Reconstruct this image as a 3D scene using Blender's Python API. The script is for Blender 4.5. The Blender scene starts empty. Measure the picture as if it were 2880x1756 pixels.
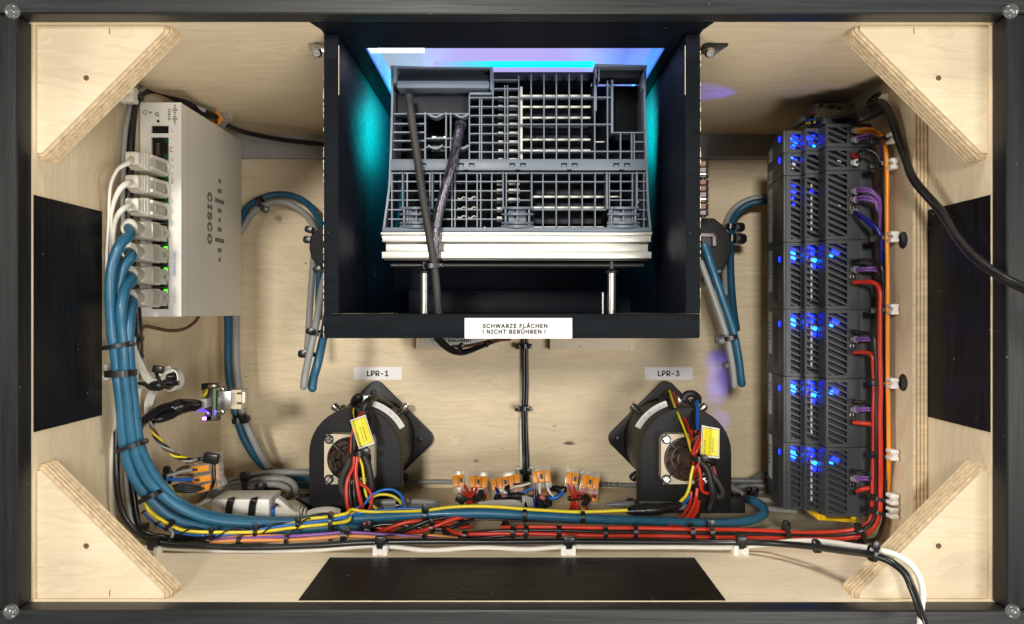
import bpy, bmesh, math, random
from mathutils import Vector, Matrix, Euler
random.seed(7)
scene = bpy.context.scene
COL = scene.collection
rad = math.radians

# ------------------------------------------------------------------ camera, world, light, exposure
ZC = 0.185                       # height of the camera = middle of the open case
F, CX, CY = 2080.0, 1440.0, 878.0   # focal length and centre in photo pixels (26 mm lens, 36 mm sensor)
cam_d = bpy.data.cameras.new('camera')
cam = bpy.data.objects.new('camera', cam_d); COL.objects.link(cam)
cam.location = (0, 0, ZC); cam.rotation_euler = (rad(90), 0, 0)
cam_d.sensor_width = 36.0; cam_d.lens = 26.0
cam_d.clip_start = 0.01; cam_d.clip_end = 50
scene.camera = cam

world = bpy.data.worlds.new('World'); scene.world = world
world.use_nodes = True
bg = world.node_tree.nodes['Background']
bg.inputs[0].default_value = (0.95, 0.97, 1.0, 1); bg.inputs[1].default_value = 0.07

def area_light(name, loc, target, size, power, col, sy=None):
    d = bpy.data.lights.new(name, 'AREA'); d.energy = power; d.color = col
    d.shape = 'RECTANGLE'; d.size = size; d.size_y = sy or size
    o = bpy.data.objects.new(name, d); COL.objects.link(o)
    o.location = loc
    o.rotation_euler = (Vector(target) - Vector(loc)).to_track_quat('-Z', 'Y').to_euler()
    return o
area_light('room_lamp', (-0.42, -2.10, ZC + 0.48), (0, 0.6, ZC), 0.30, 42, (1.0, 0.955, 0.875))
area_light('front_fill', (1.05, -1.90, ZC - 0.34), (0, 0.6, ZC), 1.0, 38, (1.0, 0.965, 0.90), 0.8)  # added broad fill from low in front, no actual window
area_light('ceiling_lamp', (-0.05, -0.05, ZC + 1.30), (0, 0.56, ZC), 0.5, 15, (1.0, 0.955, 0.88), 0.25)
area_light('side_fill', (-1.30, -0.02, ZC + 0.12), (0, 0.56, ZC), 0.5, 10.5, (1.0, 0.96, 0.89))  # added pair of fills for the side walls, not lamps of the room
area_light('side_fill', (1.30, -0.02, ZC + 0.12), (0, 0.56, ZC), 0.5, 9, (1.0, 0.96, 0.89))
area_light('low_fill', (0.0, -0.05, ZC - 1.25), (0, 0.56, ZC), 0.6, 12, (1.0, 0.94, 0.85))  # added fill from below to brighten the underside of the top panel

scene.render.engine = 'CYCLES'
scene.cycles.use_denoising = True
scene.cycles.max_bounces = 8
scene.cycles.diffuse_bounces = 5
scene.cycles.transparent_max_bounces = 12
scene.cycles.sample_clamp_indirect = 6
scene.cycles.denoising_prefilter = 'ACCURATE'
scene.cycles.caustics_reflective = False
scene.cycles.caustics_refractive = False
vs = scene.view_settings
vs.view_transform = 'Standard'; vs.look = 'None'; vs.exposure = 0.0; vs.gamma = 1.0
vs.use_curve_mapping = False

# ------------------------------------------------------------------ photo pixels + distance -> place
def W(x, y, Y):
    return Vector(((x - CX) * Y / F, Y, ZC + (CY - y) * Y / F))
def crop(x0, y0, s):
    return lambda x, y: (x0 + x / s, y0 + y / s)
def A(c, r):                     # the nine 960 x 585 crops
    return crop(c * 960, r * 585, 2.5667)
DD = lambda x, y: (x * 1.1693, y * 1.1693)

# ------------------------------------------------------------------ materials
MATS = {}
def pm(name, col, rough=0.45, metal=0.0, var=0.10, scale=60.0, bump=0.0, bscale=600.0, stretch=(1, 1, 1),
       spec=0.5, coat=0.0, trans=0.0, emit=0.0, alpha=1.0, rvar=0.1, ecol=None, specks=False):
    m = bpy.data.materials.new(name); m.use_nodes = True
    nt = m.node_tree; N = nt.nodes; L = nt.links
    b = N['Principled BSDF']
    b.inputs['Roughness'].default_value = rough; b.inputs['Metallic'].default_value = metal
    b.inputs['Specular IOR Level'].default_value = spec
    b.inputs['Coat Weight'].default_value = coat
    b.inputs['Transmission Weight'].default_value = trans
    b.inputs['Alpha'].default_value = alpha
    tc = N.new('ShaderNodeTexCoord'); mp = N.new('ShaderNodeMapping')
    mp.inputs['Scale'].default_value = stretch
    L.new(tc.outputs['Object'], mp.inputs['Vector'])
    nz = N.new('ShaderNodeTexNoise'); nz.inputs['Scale'].default_value = scale; nz.inputs['Detail'].default_value = 5
    L.new(mp.outputs[0], nz.inputs['Vector'])
    rp = N.new('ShaderNodeValToRGB')
    c = Vector(col)
    rp.color_ramp.elements[0].position = 0.3; rp.color_ramp.elements[1].position = 0.7
    rp.color_ramp.elements[0].color = (*(c * (1 - var)), 1)
    rp.color_ramp.elements[1].color = (*[min(1, q) for q in c * (1 + var)], 1)
    L.new(nz.outputs['Fac'], rp.inputs['Fac'])
    L.new(rp.outputs['Color'], b.inputs['Base Color'])
    mr = N.new('ShaderNodeMapRange')
    mr.inputs['To Min'].default_value = max(0.02, rough - rvar); mr.inputs['To Max'].default_value = min(1, rough + rvar)
    L.new(nz.outputs['Fac'], mr.inputs['Value']); L.new(mr.outputs[0], b.inputs['Roughness'])
    if specks:                                       # tiny pale flecks and nicks in the paint
        n2 = N.new('ShaderNodeTexNoise'); n2.inputs['Scale'].default_value = 300; n2.inputs['Detail'].default_value = 1
        L.new(tc.outputs['Object'], n2.inputs['Vector'])
        r2 = N.new('ShaderNodeValToRGB'); r2.color_ramp.elements[0].position = .80; r2.color_ramp.elements[1].position = .82
        L.new(n2.outputs['Fac'], r2.inputs['Fac'])
        mx = N.new('ShaderNodeMix'); mx.data_type = 'RGBA'; L.new(r2.outputs[0], mx.inputs['Factor']); L.new(rp.outputs['Color'], mx.inputs['A']); mx.inputs['B'].default_value = (.30, .29, .27, 1)
        L.new(mx.outputs['Result'], b.inputs['Base Color'])
    if bump:
        nb = N.new('ShaderNodeTexNoise'); nb.inputs['Scale'].default_value = bscale; nb.inputs['Detail'].default_value = 4
        L.new(mp.outputs[0], nb.inputs['Vector'])
        bp = N.new('ShaderNodeBump'); bp.inputs['Strength'].default_value = bump; bp.inputs['Distance'].default_value = 0.0006
        L.new(nb.outputs['Fac'], bp.inputs['Height']); L.new(bp.outputs[0], b.inputs['Normal'])
    if emit:
        b.inputs['Emission Color'].default_value = (*(ecol or col), 1); b.inputs['Emission Strength'].default_value = emit
    MATS[name] = m
    return m

def wood(name, light, dark, grain='x', figure=0.5, knots=True, spots=()):
    """birch ply face: fine long fibres, soft flame figure, a few dark flecks"""
    m = bpy.data.materials.new(name); m.use_nodes = True
    nt = m.node_tree; N = nt.nodes; L = nt.links
    b = N['Principled BSDF']; b.inputs['Roughness'].default_value = 0.55; b.inputs['Specular IOR Level'].default_value = 0.3
    tc = N.new('ShaderNodeTexCoord')
    def noise(sc, st, detail=6, dist=0.0, rough=0.55):
        mp = N.new('ShaderNodeMapping'); mp.inputs['Scale'].default_value = st
        L.new(tc.outputs['Object'], mp.inputs['Vector'])
        n = N.new('ShaderNodeTexNoise'); n.inputs['Scale'].default_value = sc; n.inputs['Detail'].default_value = detail
        n.inputs['Distortion'].default_value = dist; n.inputs['Roughness'].default_value = rough
        L.new(mp.outputs[0], n.inputs['Vector']); return n
    k = 0.06
    st = {'x': (k, 1, 1), 'y': (1, k, 1), 'z': (1, 1, k)}[grain]
    st2 = {'x': (.16, 1, 1), 'y': (1, .16, 1), 'z': (1, 1, .16)}[grain]
    fine = noise(420, st, 5); mid = noise(26, st2, 4, 2.2); big = noise(7, (1, 1, 1), 2); cross = noise(900, st2, 2)
    def ramp(src, p0, p1, c0, c1):
        r = N.new('ShaderNodeValToRGB'); r.color_ramp.elements[0].position = p0; r.color_ramp.elements[1].position = p1
        r.color_ramp.elements[0].color = (*c0, 1); r.color_ramp.elements[1].color = (*c1, 1)
        L.new(src, r.inputs['Fac']); return r
    def mix(a, bb, fac, mode='MIX'):
        x = N.new('ShaderNodeMix'); x.data_type = 'RGBA'; x.blend_type = mode
        if isinstance(fac, float): x.inputs['Factor'].default_value = fac
        else: L.new(fac, x.inputs['Factor'])
        L.new(a, x.inputs['A']); L.new(bb, x.inputs['B']); return x.outputs['Result']
    lv, dv = Vector(light), Vector(dark)
    base = ramp(fine.outputs['Fac'], .32, .68, lv.lerp(dv, .26), lv)
    # flame figure: contour lines of a stretched noise
    mth = N.new('ShaderNodeMath'); mth.operation = 'MULTIPLY'; mth.inputs[1].default_value = 7
    L.new(mid.outputs['Fac'], mth.inputs[0])
    fr = N.new('ShaderNodeMath'); fr.operation = 'FRACT'; L.new(mth.outputs[0], fr.inputs[0])
    fig = ramp(fr.outputs[0], .0, 1.0, (.80, .755, .68), (1.06, 1.05, 1.04))
    col = mix(base.outputs[0], fig.outputs[0], figure, 'MULTIPLY')
    tone = ramp(big.outputs['Fac'], .35, .65, (.88, .86, .82), (1.08, 1.07, 1.05))
    col = mix(col, tone.outputs[0], .7, 'MULTIPLY')
    if knots:
        vo = N.new('ShaderNodeTexVoronoi'); vo.inputs['Scale'].default_value = 30
        mp = N.new('ShaderNodeMapping'); mp.inputs['Scale'].default_value = st2; L.new(tc.outputs['Object'], mp.inputs['Vector'])
        L.new(mp.outputs[0], vo.inputs['Vector'])
        fl = ramp(vo.outputs['Distance'], .02, .055, (1, 1, 1), (0, 0, 0))
        n3 = noise(11, (1, 1, 1), 1); gate = ramp(n3.outputs['Fac'], .56, .60, (0, 0, 0), (1, 1, 1))
        ml = N.new('ShaderNodeMath'); ml.operation = 'MULTIPLY'
        L.new(fl.outputs[0], ml.inputs[0]); L.new(gate.outputs[0], ml.inputs[1])
        rgb = N.new('ShaderNodeRGB'); rgb.outputs[0].default_value = (*(dv * .35), 1)
        col = mix(col, rgb.outputs[0], ml.outputs[0])
    for sx_, sz_, sr_, st_ in spots:                  # single knots at their places
        mp = N.new('ShaderNodeMapping'); mp.vector_type = 'POINT'; mp.inputs['Location'].default_value = (-sx_ * .55, 0, -sz_); mp.inputs['Scale'].default_value = (.55, 0, 1)
        L.new(tc.outputs['Object'], mp.inputs['Vector'])
        nn = noise(260, st2, 3); vl = N.new('ShaderNodeVectorMath'); vl.operation = 'LENGTH'; L.new(mp.outputs[0], vl.inputs[0])
        dv_ = N.new('ShaderNodeMath'); dv_.operation = 'DIVIDE'; L.new(vl.outputs['Value'], dv_.inputs[0]); dv_.inputs[1].default_value = sr_
        ad_ = N.new('ShaderNodeMath'); ad_.operation = 'ADD'; L.new(dv_.outputs[0], ad_.inputs[0]); L.new(nn.outputs['Fac'], ad_.inputs[1])
        fl = ramp(ad_.outputs[0], .70, 1.25, (min(1, st_ * 1.3),) * 3, (0, 0, 0))
        rgb = N.new('ShaderNodeRGB'); rgb.outputs[0].default_value = (.10, .075, .05, 1)
        col = mix(col, rgb.outputs[0], fl.outputs[0])
    L.new(col, b.inputs['Base Color'])
    bp = N.new('ShaderNodeBump'); bp.inputs['Strength'].default_value = .25; bp.inputs['Distance'].default_value = .0004
    L.new(fine.outputs['Fac'], bp.inputs['Height']); L.new(bp.outputs[0], b.inputs['Normal'])
    MATS[name] = m; return m

BL, BD = (.78, .665, .48), (.57, .45, .29)
wood('birch_back', BL, BD, 'x', .42, spots=[((x - CX) * .693 / F, (CY - y) * .693 / F, r, k) for x, y, r, k in ((1601, 1246, .0075, .75), (1339, 1296, .0035, .5), (1413, 1263, .002, .4), (1560, 1198, .0025, .35), (860, 741, .0015, .7), (692, 1060, .001, .7))]); wood('birch_side', BL, BD, 'z', .35); wood('birch_floor', (.81, .71, .535), BD, 'x', .3)
wood('birch_top', (.78, .665, .48), BD, 'x', .45); wood('birch_brace_dimmed', (.63, .54, .39), BD, 'x', .35); wood('birch_plate', (.84, .75, .58), BD, 'x', .4, False)  # brace birch: same wood, colour darkened to offset the strong light on it
pm('ply_light', (.66, .52, .33), .6, var=.18, scale=300, stretch=(1, 1, 1), bump=.3, bscale=900)
pm('ply_dark', (.53, .405, .25), .65, var=.25, scale=300, bump=.4, bscale=900)
pm('hole_brown', (.10, .06, .03), .8, var=.3)
pm('bare_edge', (.80, .70, .52), .7, var=.25, scale=900)
def painted(name, col, rough, bump, st, spec=.5):
    pm(name, col, rough, var=.35, scale=240, bump=bump, bscale=420, stretch=st, rvar=.14, spec=spec, specks=True)
painted('black_paint', (.0042, .0042, .0048), .36, .22, (.12, 1, 1), .08)
painted('black_paint_v', (.0050, .0052, .0062), .38, .22, (1, 1, .12), .18)
painted('frame_paint', (.014, .0152, .0158), .42, .35, (.05, 1, 1), .36)
painted('frame_paint_v', (.0095, .0098, .0102), .44, .35, (1, 1, .05), .25)
painted('hood_paint', (.0038, .0052, .0110), .52, .15, (.15, 1, 1), .15)
painted('hood_face', (.0060, .0078, .0100), .58, .12, (.15, 1, 1), .06)
pm('alu', (.70, .69, .62), .38, .55, var=.025, scale=60, stretch=(.02, 1, 1), rvar=.03)
pm('alu_satin', (.42, .42, .41), .5, .35, var=.05)
pm('chrome', (.50, .49, .47), .34, .9, var=.004, rvar=.004)
pm('steel', (.50, .48, .45), .28, 1.0, var=.1)
pm('screw_zinc', (.72, .72, .72), .22, 1.0, var=.08)
pm('dark_metal', (.035, .035, .036), .35, .6)
pm('switch_body', (.80, .765, .69), .42, var=.015, scale=40)
pm('switch_front', (.84, .82, .77), .40, var=.03)
pm('print_dark', (.035, .033, .03), .6); pm('print_grey', (.20, .175, .14), .6); pm('print_blue', (.16, .42, .68), .6); pm('print_mid', (.38, .36, .32), .6)
pm('jack_black', (.006, .006, .007), .35); pm('jack_metal', (.55, .5, .42), .3, 1.0)
pm('led_green', (.05, .5, .02), .3, emit=1.6, ecol=(.10, 1, .03)); pm('led_green_off', (.0, .08, .035), .3)
pm('plug_beige', (.68, .65, .57), .38, var=.05); pm('plug_white', (.78, .745, .66), .36, var=.04); pm('white_plastic', (.92, .91, .87), .33, var=.03)
pm('clear_tab', (.62, .60, .50), .2, alpha=.75)
pm('mount_white', (.80, .79, .75), .35, var=.04)
pm('blue_cable', (.018, .115, .205), .40, var=.10, scale=150, coat=.12)
pm('blue_cable_dark', (.012, .085, .155), .45, var=.10)
pm('grey_cable', (.30, .305, .30), .42, var=.06); pm('grey_cable_dark', (.17, .175, .18), .45, var=.06)
pm('black_cable', (.010, .010, .011), .30, var=.2); pm('black_rubber', (.013, .013, .013), .5, var=.2); pm('black_tape', (.010, .010, .011), .22, var=.2, bump=.6, bscale=350)
pm('white_cable', (.78, .76, .68), .38, var=.04)
pm('red_wire', (.56, .034, .014), .32, var=.06); pm('red_dark', (.30, .022, .014), .4)
pm('yellow_wire', (.76, .61, .018), .32, var=.05); pm('orange_wire', (.85, .29, .02), .34, var=.05); pm('pale_orange', (.82, .33, .09), .36)
pm('purple_wire', (.21, .085, .36), .34, var=.06); pm('navy_wire', (.010, .014, .17), .3); pm('bright_blue', (.010, .13, .52), .34); pm('brown_wire', (.10, .042, .02), .4); pm('pink_wire', (.62, .20, .18), .4)
pm('tie_black', (.008, .008, .009), .28, var=.1)
pm('plc_dark', (.047, .053, .061), .42, var=.05, bump=.12, bscale=2500); pm('plc_mid', (.048, .053, .058), .45, var=.05)
pm('plc_core', (.030, .030, .034), .7); pm('plc_black', (.010, .010, .011), .45)
pm('ferrule_grey', (.30, .30, .30), .4); pm('ferrule_red', (.30, .02, .03), .4)
pm('led_blue', (.01, .02, .4), .3, emit=9.0, ecol=(.002, .012, 1.0)); pm('led_cyan', (.05, .2, .8), .3, emit=12.0, ecol=(.004, .12, 1.0)); pm('led_blue_dim', (.006, .01, .15), .3, emit=1.6, ecol=(.006, .02, 1.0))
pm('pcb_white', (.75, .76, .72), .4); pm('pcb_green', (.10, .16, .09), .45); pm('pcb_dark', (.06, .03, .025), .45)
pm('label_grey', (.70, .70, .70), .5); pm('label_white', (.72, .71, .69), .45, var=.02); pm('label_lilac', (.86, .845, .84), .45, var=.02)
pm('yellow_plastic', (.75, .48, .01), .4); pm('grey_plastic', (.30, .30, .29), .45); pm('light_grey_plastic', (.45, .445, .42), .45)
pm('print_black', (.012, .012, .012), .5)
pm('rack_grey', (.165, .205, .255), .40, var=.05); pm('rack_dark', (.016, .020, .028), .5, var=.1, spec=.25); pm('rack_black', (.003, .004, .006), .6, spec=.1); pm('busbar', (.82, .81, .72), .3, var=.03)
pm('fabric_cable', (.050, .047, .043), .55, var=.15, bump=.5, bscale=1200)
pm('braid', (.11, .10, .12), .22, .6, var=.75, scale=900, bump=.9, bscale=900, stretch=(1, 1, .3), rvar=.15)
pm('printed_black', (.0085, .0085, .0095), .55, var=.25, scale=400, bump=.35, bscale=1400, stretch=(.3, 1, 1), spec=.3)
pm('sensor_black', (.0055, .0055, .0065), .42, var=.2, spec=.28)
pm('fan_beige', (.66, .57, .41), .45, var=.04); pm('fan_brown', (.060, .030, .018), .5, spec=.2); pm('fan_wire', (.010, .010, .010), .3)
pm('tag_yellow', (.83, .74, .015), .38, var=.03); pm('tag_edge', (.82, .80, .70), .5)
pm('clear_pc', (.80, .78, .74), .12, alpha=.17, spec=.8); pm('lever_orange', (.78, .27, .008), .35, var=.05); pm('contact_metal', (.42, .30, .20), .3, .8)
pm('socket_blue', (.02, .14, .50), .4)
pm('bumper_clear', (.22, .23, .23), .05, var=.02, rvar=.02, alpha=.32, spec=1.0, coat=1.0)
pm('copper_nut', (.17, .105, .085), .5, .8); pm('nickel', (.20, .165, .17), .5, .8)

# ------------------------------------------------------------------ mesh helpers
class MB:
    def __init__(s, M=None):
        s.v = []; s.f = []; s.mi = []; s.M = M or Matrix.Identity(4); s.cur = 0
    def add(s, vs_, fs):
        o = len(s.v)
        s.v += [s.M @ Vector(p) for p in vs_]
        for f in fs: s.f.append([i + o for i in f]); s.mi.append(s.cur)
        return s
    def box(s, x0, x1, y0, y1, z0, z1):
        return s.add([(x0, y0, z0), (x1, y0, z0), (x1, y1, z0), (x0, y1, z0), (x0, y0, z1), (x1, y0, z1), (x1, y1, z1), (x0, y1, z1)],
                     [(0, 3, 2, 1), (4, 5, 6, 7), (0, 1, 5, 4), (1, 2, 6, 5), (2, 3, 7, 6), (3, 0, 4, 7)])
    def prism(s, poly, a, b, axis='y'):
        n = len(poly)
        g = {'y': lambda p, t: (p[0], t, p[1]), 'z': lambda p, t: (p[0], p[1], t), 'x': lambda p, t: (t, p[0], p[1])}[axis]
        return s.add([g(p, a) for p in poly] + [g(p, b) for p in poly],
                     [list(range(n))[::-1], list(range(n, 2 * n))] + [(i, (i + 1) % n, n + (i + 1) % n, n + i) for i in range(n)])
    def slab(s, p0, p1, w, t, up=(0, -1, 0)):       # bar p0 -> p1, w across, t along up
        p0, p1 = Vector(p0), Vector(p1); d = (p1 - p0).normalized(); up = Vector(up)
        sd = d.cross(up).normalized(); up = sd.cross(d).normalized()
        vs_ = []
        for p in (p0, p1):
            for a, b in ((-1, -1), (1, -1), (1, 1), (-1, 1)):
                vs_.append(p + sd * a * w / 2 + up * b * t / 2)
        return s.add(vs_, [(0, 3, 2, 1), (4, 5, 6, 7), (0, 1, 5, 4), (1, 2, 6, 5), (2, 3, 7, 6), (3, 0, 4, 7)])
    def sweep(s, pts, prof, up=None, cap=True, scales=None, twist=0.0):
        """sweep a closed 2-D profile [(a, b)] along pts; up fixes the b direction"""
        pts = [Vector(p) for p in pts]; n = len(pts); k = len(prof); vs_ = []
        nrm = None
        for i, p in enumerate(pts):
            t = (pts[min(i + 1, n - 1)] - pts[max(i - 1, 0)])
            t = t.normalized() if t.length > 1e-9 else Vector((1, 0, 0))
            if up is not None:
                u = Vector(up[i] if isinstance(up, list) else up)
                b = (u - t * u.dot(t))
                b = b.normalized() if b.length > 1e-6 else Vector((0, 0, 1))
            else:
                if nrm is None:
                    nrm = t.orthogonal().normalized()
                b = (nrm - t * nrm.dot(t)).normalized(); nrm = b
            a = b.cross(t)
            if twist:
                q = twist * i; a, b = a * math.cos(q) + b * math.sin(q), b * math.cos(q) - a * math.sin(q)
            sc = scales[i] if scales else 1.0
            vs_ += [p + (a * x + b * y) * sc for x, y in prof]
        fs = [(i * k + j, i * k + (j + 1) % k, (i + 1) * k + (j + 1) % k, (i + 1) * k + j) for i in range(n - 1) for j in range(k)]
        if cap: fs += [list(range(k))[::-1], [(n - 1) * k + j for j in range(k)]]
        return s.add(vs_, fs)
    def tube(s, pts, r, n=10, scales=None):
        prof = [(r * math.cos(2 * math.pi * j / n), r * math.sin(2 * math.pi * j / n)) for j in range(n)]
        return s.sweep(pts, prof, scales=scales)
    def cyl(s, p0, p1, r0, r1=None, n=16):
        p0, p1 = Vector(p0), Vector(p1); r1 = r0 if r1 is None else r1
        t = (p1 - p0).normalized(); a = t.orthogonal().normalized(); b = t.cross(a)
        vs_ = []
        for p, r in ((p0, r0), (p1, r1)):
            vs_ += [p + (a * math.cos(2 * math.pi * j / n) + b * math.sin(2 * math.pi * j / n)) * r for j in range(n)]
        return s.add(vs_, [list(range(n))[::-1], list(range(n, 2 * n))] + [(j, (j + 1) % n, n + (j + 1) % n, n + j) for j in range(n)])
    def lathe(s, c, axis, prof, n=20):              # prof [(r, h)] along axis from c
        c = Vector(c); t = Vector(axis).normalized(); a = t.orthogonal().normalized(); b = t.cross(a)
        vs_ = []; k = len(prof)
        for r, h in prof:
            vs_ += [c + t * h + (a * math.cos(2 * math.pi * j / n) + b * math.sin(2 * math.pi * j / n)) * max(r, 1e-6) for j in range(n)]
        return s.add(vs_, [list(range(n))[::-1], [(k - 1) * n + j for j in range(n)]] +
                     [(i * n + j, i * n + (j + 1) % n, (i + 1) * n + (j + 1) % n, (i + 1) * n + j) for i in range(k - 1) for j in range(n)])
    def ring(s, c, axis, R, r, n=32, m=8, a0=0, a1=360):
        c = Vector(c); t = Vector(axis).normalized(); a = Vector((1, 0, 0)) if abs(t.x) < .9 else Vector((0, 0, 1))
        a = (a - t * a.dot(t)).normalized(); b = t.cross(a)
        pts = [c + (a * math.cos(rad(a0 + (a1 - a0) * i / n)) + b * math.sin(rad(a0 + (a1 - a0) * i / n))) * R for i in range(n + 1)]
        prof = [(r * math.cos(2 * math.pi * j / m), r * math.sin(2 * math.pi * j / m)) for j in range(m)]
        return s.sweep(pts, prof, up=t)
    def build(s, name, mat, parent=None, bevel=0.0, smooth=35, seg=2, **tags):
        vs_ = s.v
        lo = Vector([min(p[i] for p in vs_) for i in range(3)]); hi = Vector([max(p[i] for p in vs_) for i in range(3)])
        c = (lo + hi) / 2
        me = bpy.data.meshes.new(name)
        me.from_pydata([tuple(p - c) for p in vs_], [], s.f)
        for q in (mat if isinstance(mat, (list, tuple)) else [mat]): me.materials.append(MATS[q])
        if isinstance(mat, (list, tuple)): me.polygons.foreach_set('material_index', s.mi)
        bm = bmesh.new(); bm.from_mesh(me)
        bmesh.ops.recalc_face_normals(bm, faces=bm.faces[:])
        if bevel:
            es = [e for e in bm.edges if len(e.link_faces) == 2 and e.calc_face_angle(0) > rad(28)]
            bmesh.ops.bevel(bm, geom=es, offset=bevel, segments=seg, profile=.6, affect='EDGES', clamp_overlap=True)
        if smooth:
            for f in bm.faces: f.smooth = True
        bm.to_mesh(me); bm.free()
        if smooth: me.set_sharp_from_angle(angle=rad(smooth))
        o = bpy.data.objects.new(name, me); COL.objects.link(o)
        WL[o.name] = c
        if parent is not None:
            o.parent = parent; o.location = c - WL[parent.name]
        else:
            o.location = c
        tag(o, **tags)
        return o

WL = {}
def tag(o, label=None, cat=None, group=None, kind=None):
    if label: o['label'] = label
    if cat: o['category'] = cat
    if group: o['group'] = group
    if kind: o['kind'] = kind
    return o
def thing(name, loc, label, cat, group=None):
    o = bpy.data.objects.new(name, None); COL.objects.link(o); o.empty_display_size = .01
    o.location = loc; WL[o.name] = Vector(loc)
    return tag(o, label, cat, group)
def copy_tree(o, parent=None, offset=None):
    c = o.copy(); COL.objects.link(c)
    if parent is not None: c.parent = parent
    if offset is not None: c.location = o.location + Vector(offset)
    WL[c.name] = WL[o.name] + Vector(offset or (0, 0, 0))
    for ch in o.children: copy_tree(ch, c)
    return c
import os
FONT = None
try:                                                 # Blender's own sans typeface, else its built-in one
    FONT = bpy.data.fonts.load(os.path.join(bpy.utils.resource_path('LOCAL'), 'datafiles', 'fonts', 'Inter.woff2'))
except Exception:
    FONT = None
def letters(text, size, M, mat, parent, name='lettering', align='CENTER', extrude=0.00004, sx=1.0, space=1.0, line=1.0, bold=0.0, fat=0.0):
    cu = bpy.data.curves.new('text', 'FONT'); cu.body = text; cu.size = size; cu.align_x = align; cu.align_y = 'CENTER'
    cu.extrude = extrude; cu.resolution_u = 3; cu.space_character = space; cu.space_line = line; cu.offset = bold
    if FONT: cu.font = FONT
    to = bpy.data.objects.new('text', cu); COL.objects.link(to)
    dg = bpy.context.evaluated_depsgraph_get()
    me = bpy.data.meshes.new_from_object(to.evaluated_get(dg))
    bpy.data.objects.remove(to); bpy.data.curves.remove(cu)
    mb = MB(M @ Matrix.Diagonal((sx, 1, 1, 1)))
    offs = [(0, 0)] + ([(-fat, 0), (fat, 0), (0, fat), (0, -fat)] if fat else [])   # fat: heavier strokes
    for k, (ox, oy) in enumerate(offs):
        mb.add([v.co + Vector((ox, oy, .000008 * k)) for v in me.vertices], [list(p.vertices) for p in me.polygons])
    bpy.data.meshes.remove(me)
    return mb.build(name, mat, parent, smooth=0)
# frame of a flat print: local x -> right, y -> up (both world vectors), origin
def basis(o, x, y, z):
    return Matrix(((x[0], y[0], z[0], o[0]), (x[1], y[1], z[1], o[1]), (x[2], y[2], z[2], o[2]), (0, 0, 0, 1)))
def flatM(o, x, y):
    x = Vector(x).normalized(); y = Vector(y).normalized(); z = x.cross(y)
    return Matrix(((x.x, y.x, z.x, o[0]), (x.y, y.y, z.y, o[1]), (x.z, y.z, z.z, o[2]), (0, 0, 0, 1)))
FACE = lambda o: flatM(o, (1, 0, 0), (0, 0, 1))     # print that faces the camera side (-Y)

def spline(P, seg=8):
    P = [Vector(p) for p in P]
    if len(P) < 3: return [P[0].lerp(P[-1], i / seg) for i in range(seg + 1)]
    Q = [P[0] * 2 - P[1]] + P + [P[-1] * 2 - P[-2]]
    out = []
    for i in range(1, len(Q) - 2):
        p0, p1, p2, p3 = Q[i - 1:i + 3]
        t0 = 0; t1 = t0 + max((p1 - p0).length, 1e-6) ** .5; t2 = t1 + max((p2 - p1).length, 1e-6) ** .5; t3 = t2 + max((p3 - p2).length, 1e-6) ** .5
        for k in range(seg):
            t = t1 + (t2 - t1) * k / seg
            a1 = p0 * ((t1 - t) / (t1 - t0)) + p1 * ((t - t0) / (t1 - t0)); a2 = p1 * ((t2 - t) / (t2 - t1)) + p2 * ((t - t1) / (t2 - t1)); a3 = p2 * ((t3 - t) / (t3 - t2)) + p3 * ((t - t2) / (t3 - t2))
            b1 = a1 * ((t2 - t) / (t2 - t0)) + a2 * ((t - t0) / (t2 - t0)); b2 = a2 * ((t3 - t) / (t3 - t1)) + a3 * ((t - t1) / (t3 - t1))
            out.append(b1 * ((t2 - t) / (t2 - t1)) + b2 * ((t - t1) / (t2 - t1)))
    out.append(P[-1]); return out
def path(cr, pts, Y0=None):
    """pts (x, y[, Y]) in a crop's pixels; a missing Y keeps the last one"""
    out = []; Y = Y0
    for p in pts:
        if len(p) > 2: Y = p[2]
        out.append(W(*cr(p[0], p[1]), Y))
    return out
def cable(name, pts, r, mat, label=None, cat='cable', group=None, parent=None, n=10, seg=8, scales=None, tip=False):
    mb = MB(); sp = spline(pts, seg)
    if scales:
        m = len(sp); k = len(scales) - 1
        scales = [scales[int(i / (m - 1) * k)] + (scales[min(k, int(i / (m - 1) * k) + 1)] - scales[int(i / (m - 1) * k)]) * ((i / (m - 1) * k) % 1) for i in range(m)]
    if len(sp) > 6:                                  # hand-laid: slight waver and thickness change along the run
        ph = random.uniform(0, 6.3); k_ = random.uniform(.12, .2)
        for i in range(1, len(sp) - 1): sp[i] = sp[i] + Vector((math.sin(i * k_ + ph), math.sin(i * k_ * 1.7 + ph * 2), math.cos(i * k_ * 1.3 + ph))) * r * .09
        scales = [(q if scales else 1) * (1 + .018 * math.sin(i * .37 + ph)) for i, q in enumerate(scales or [1] * len(sp))]
    if tip:                                          # rounded end
        scales = list(scales or [1] * len(sp)); e_ = sp[-1]; d_ = (sp[-1] - sp[-2]).normalized()
        for t_, q_ in ((.35, .93), (.66, .75), (.88, .48), (.97, .22)): sp.append(e_ + d_ * r * t_); scales.append(q_)
    mb.sweep(sp, [(r * math.cos(2 * math.pi * j / n), r * math.sin(2 * math.pi * j / n)) for j in range(n)], scales=scales)
    return mb.build(name, mat, parent, smooth=50, label=label, cat=cat if label else None, group=group)
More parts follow.
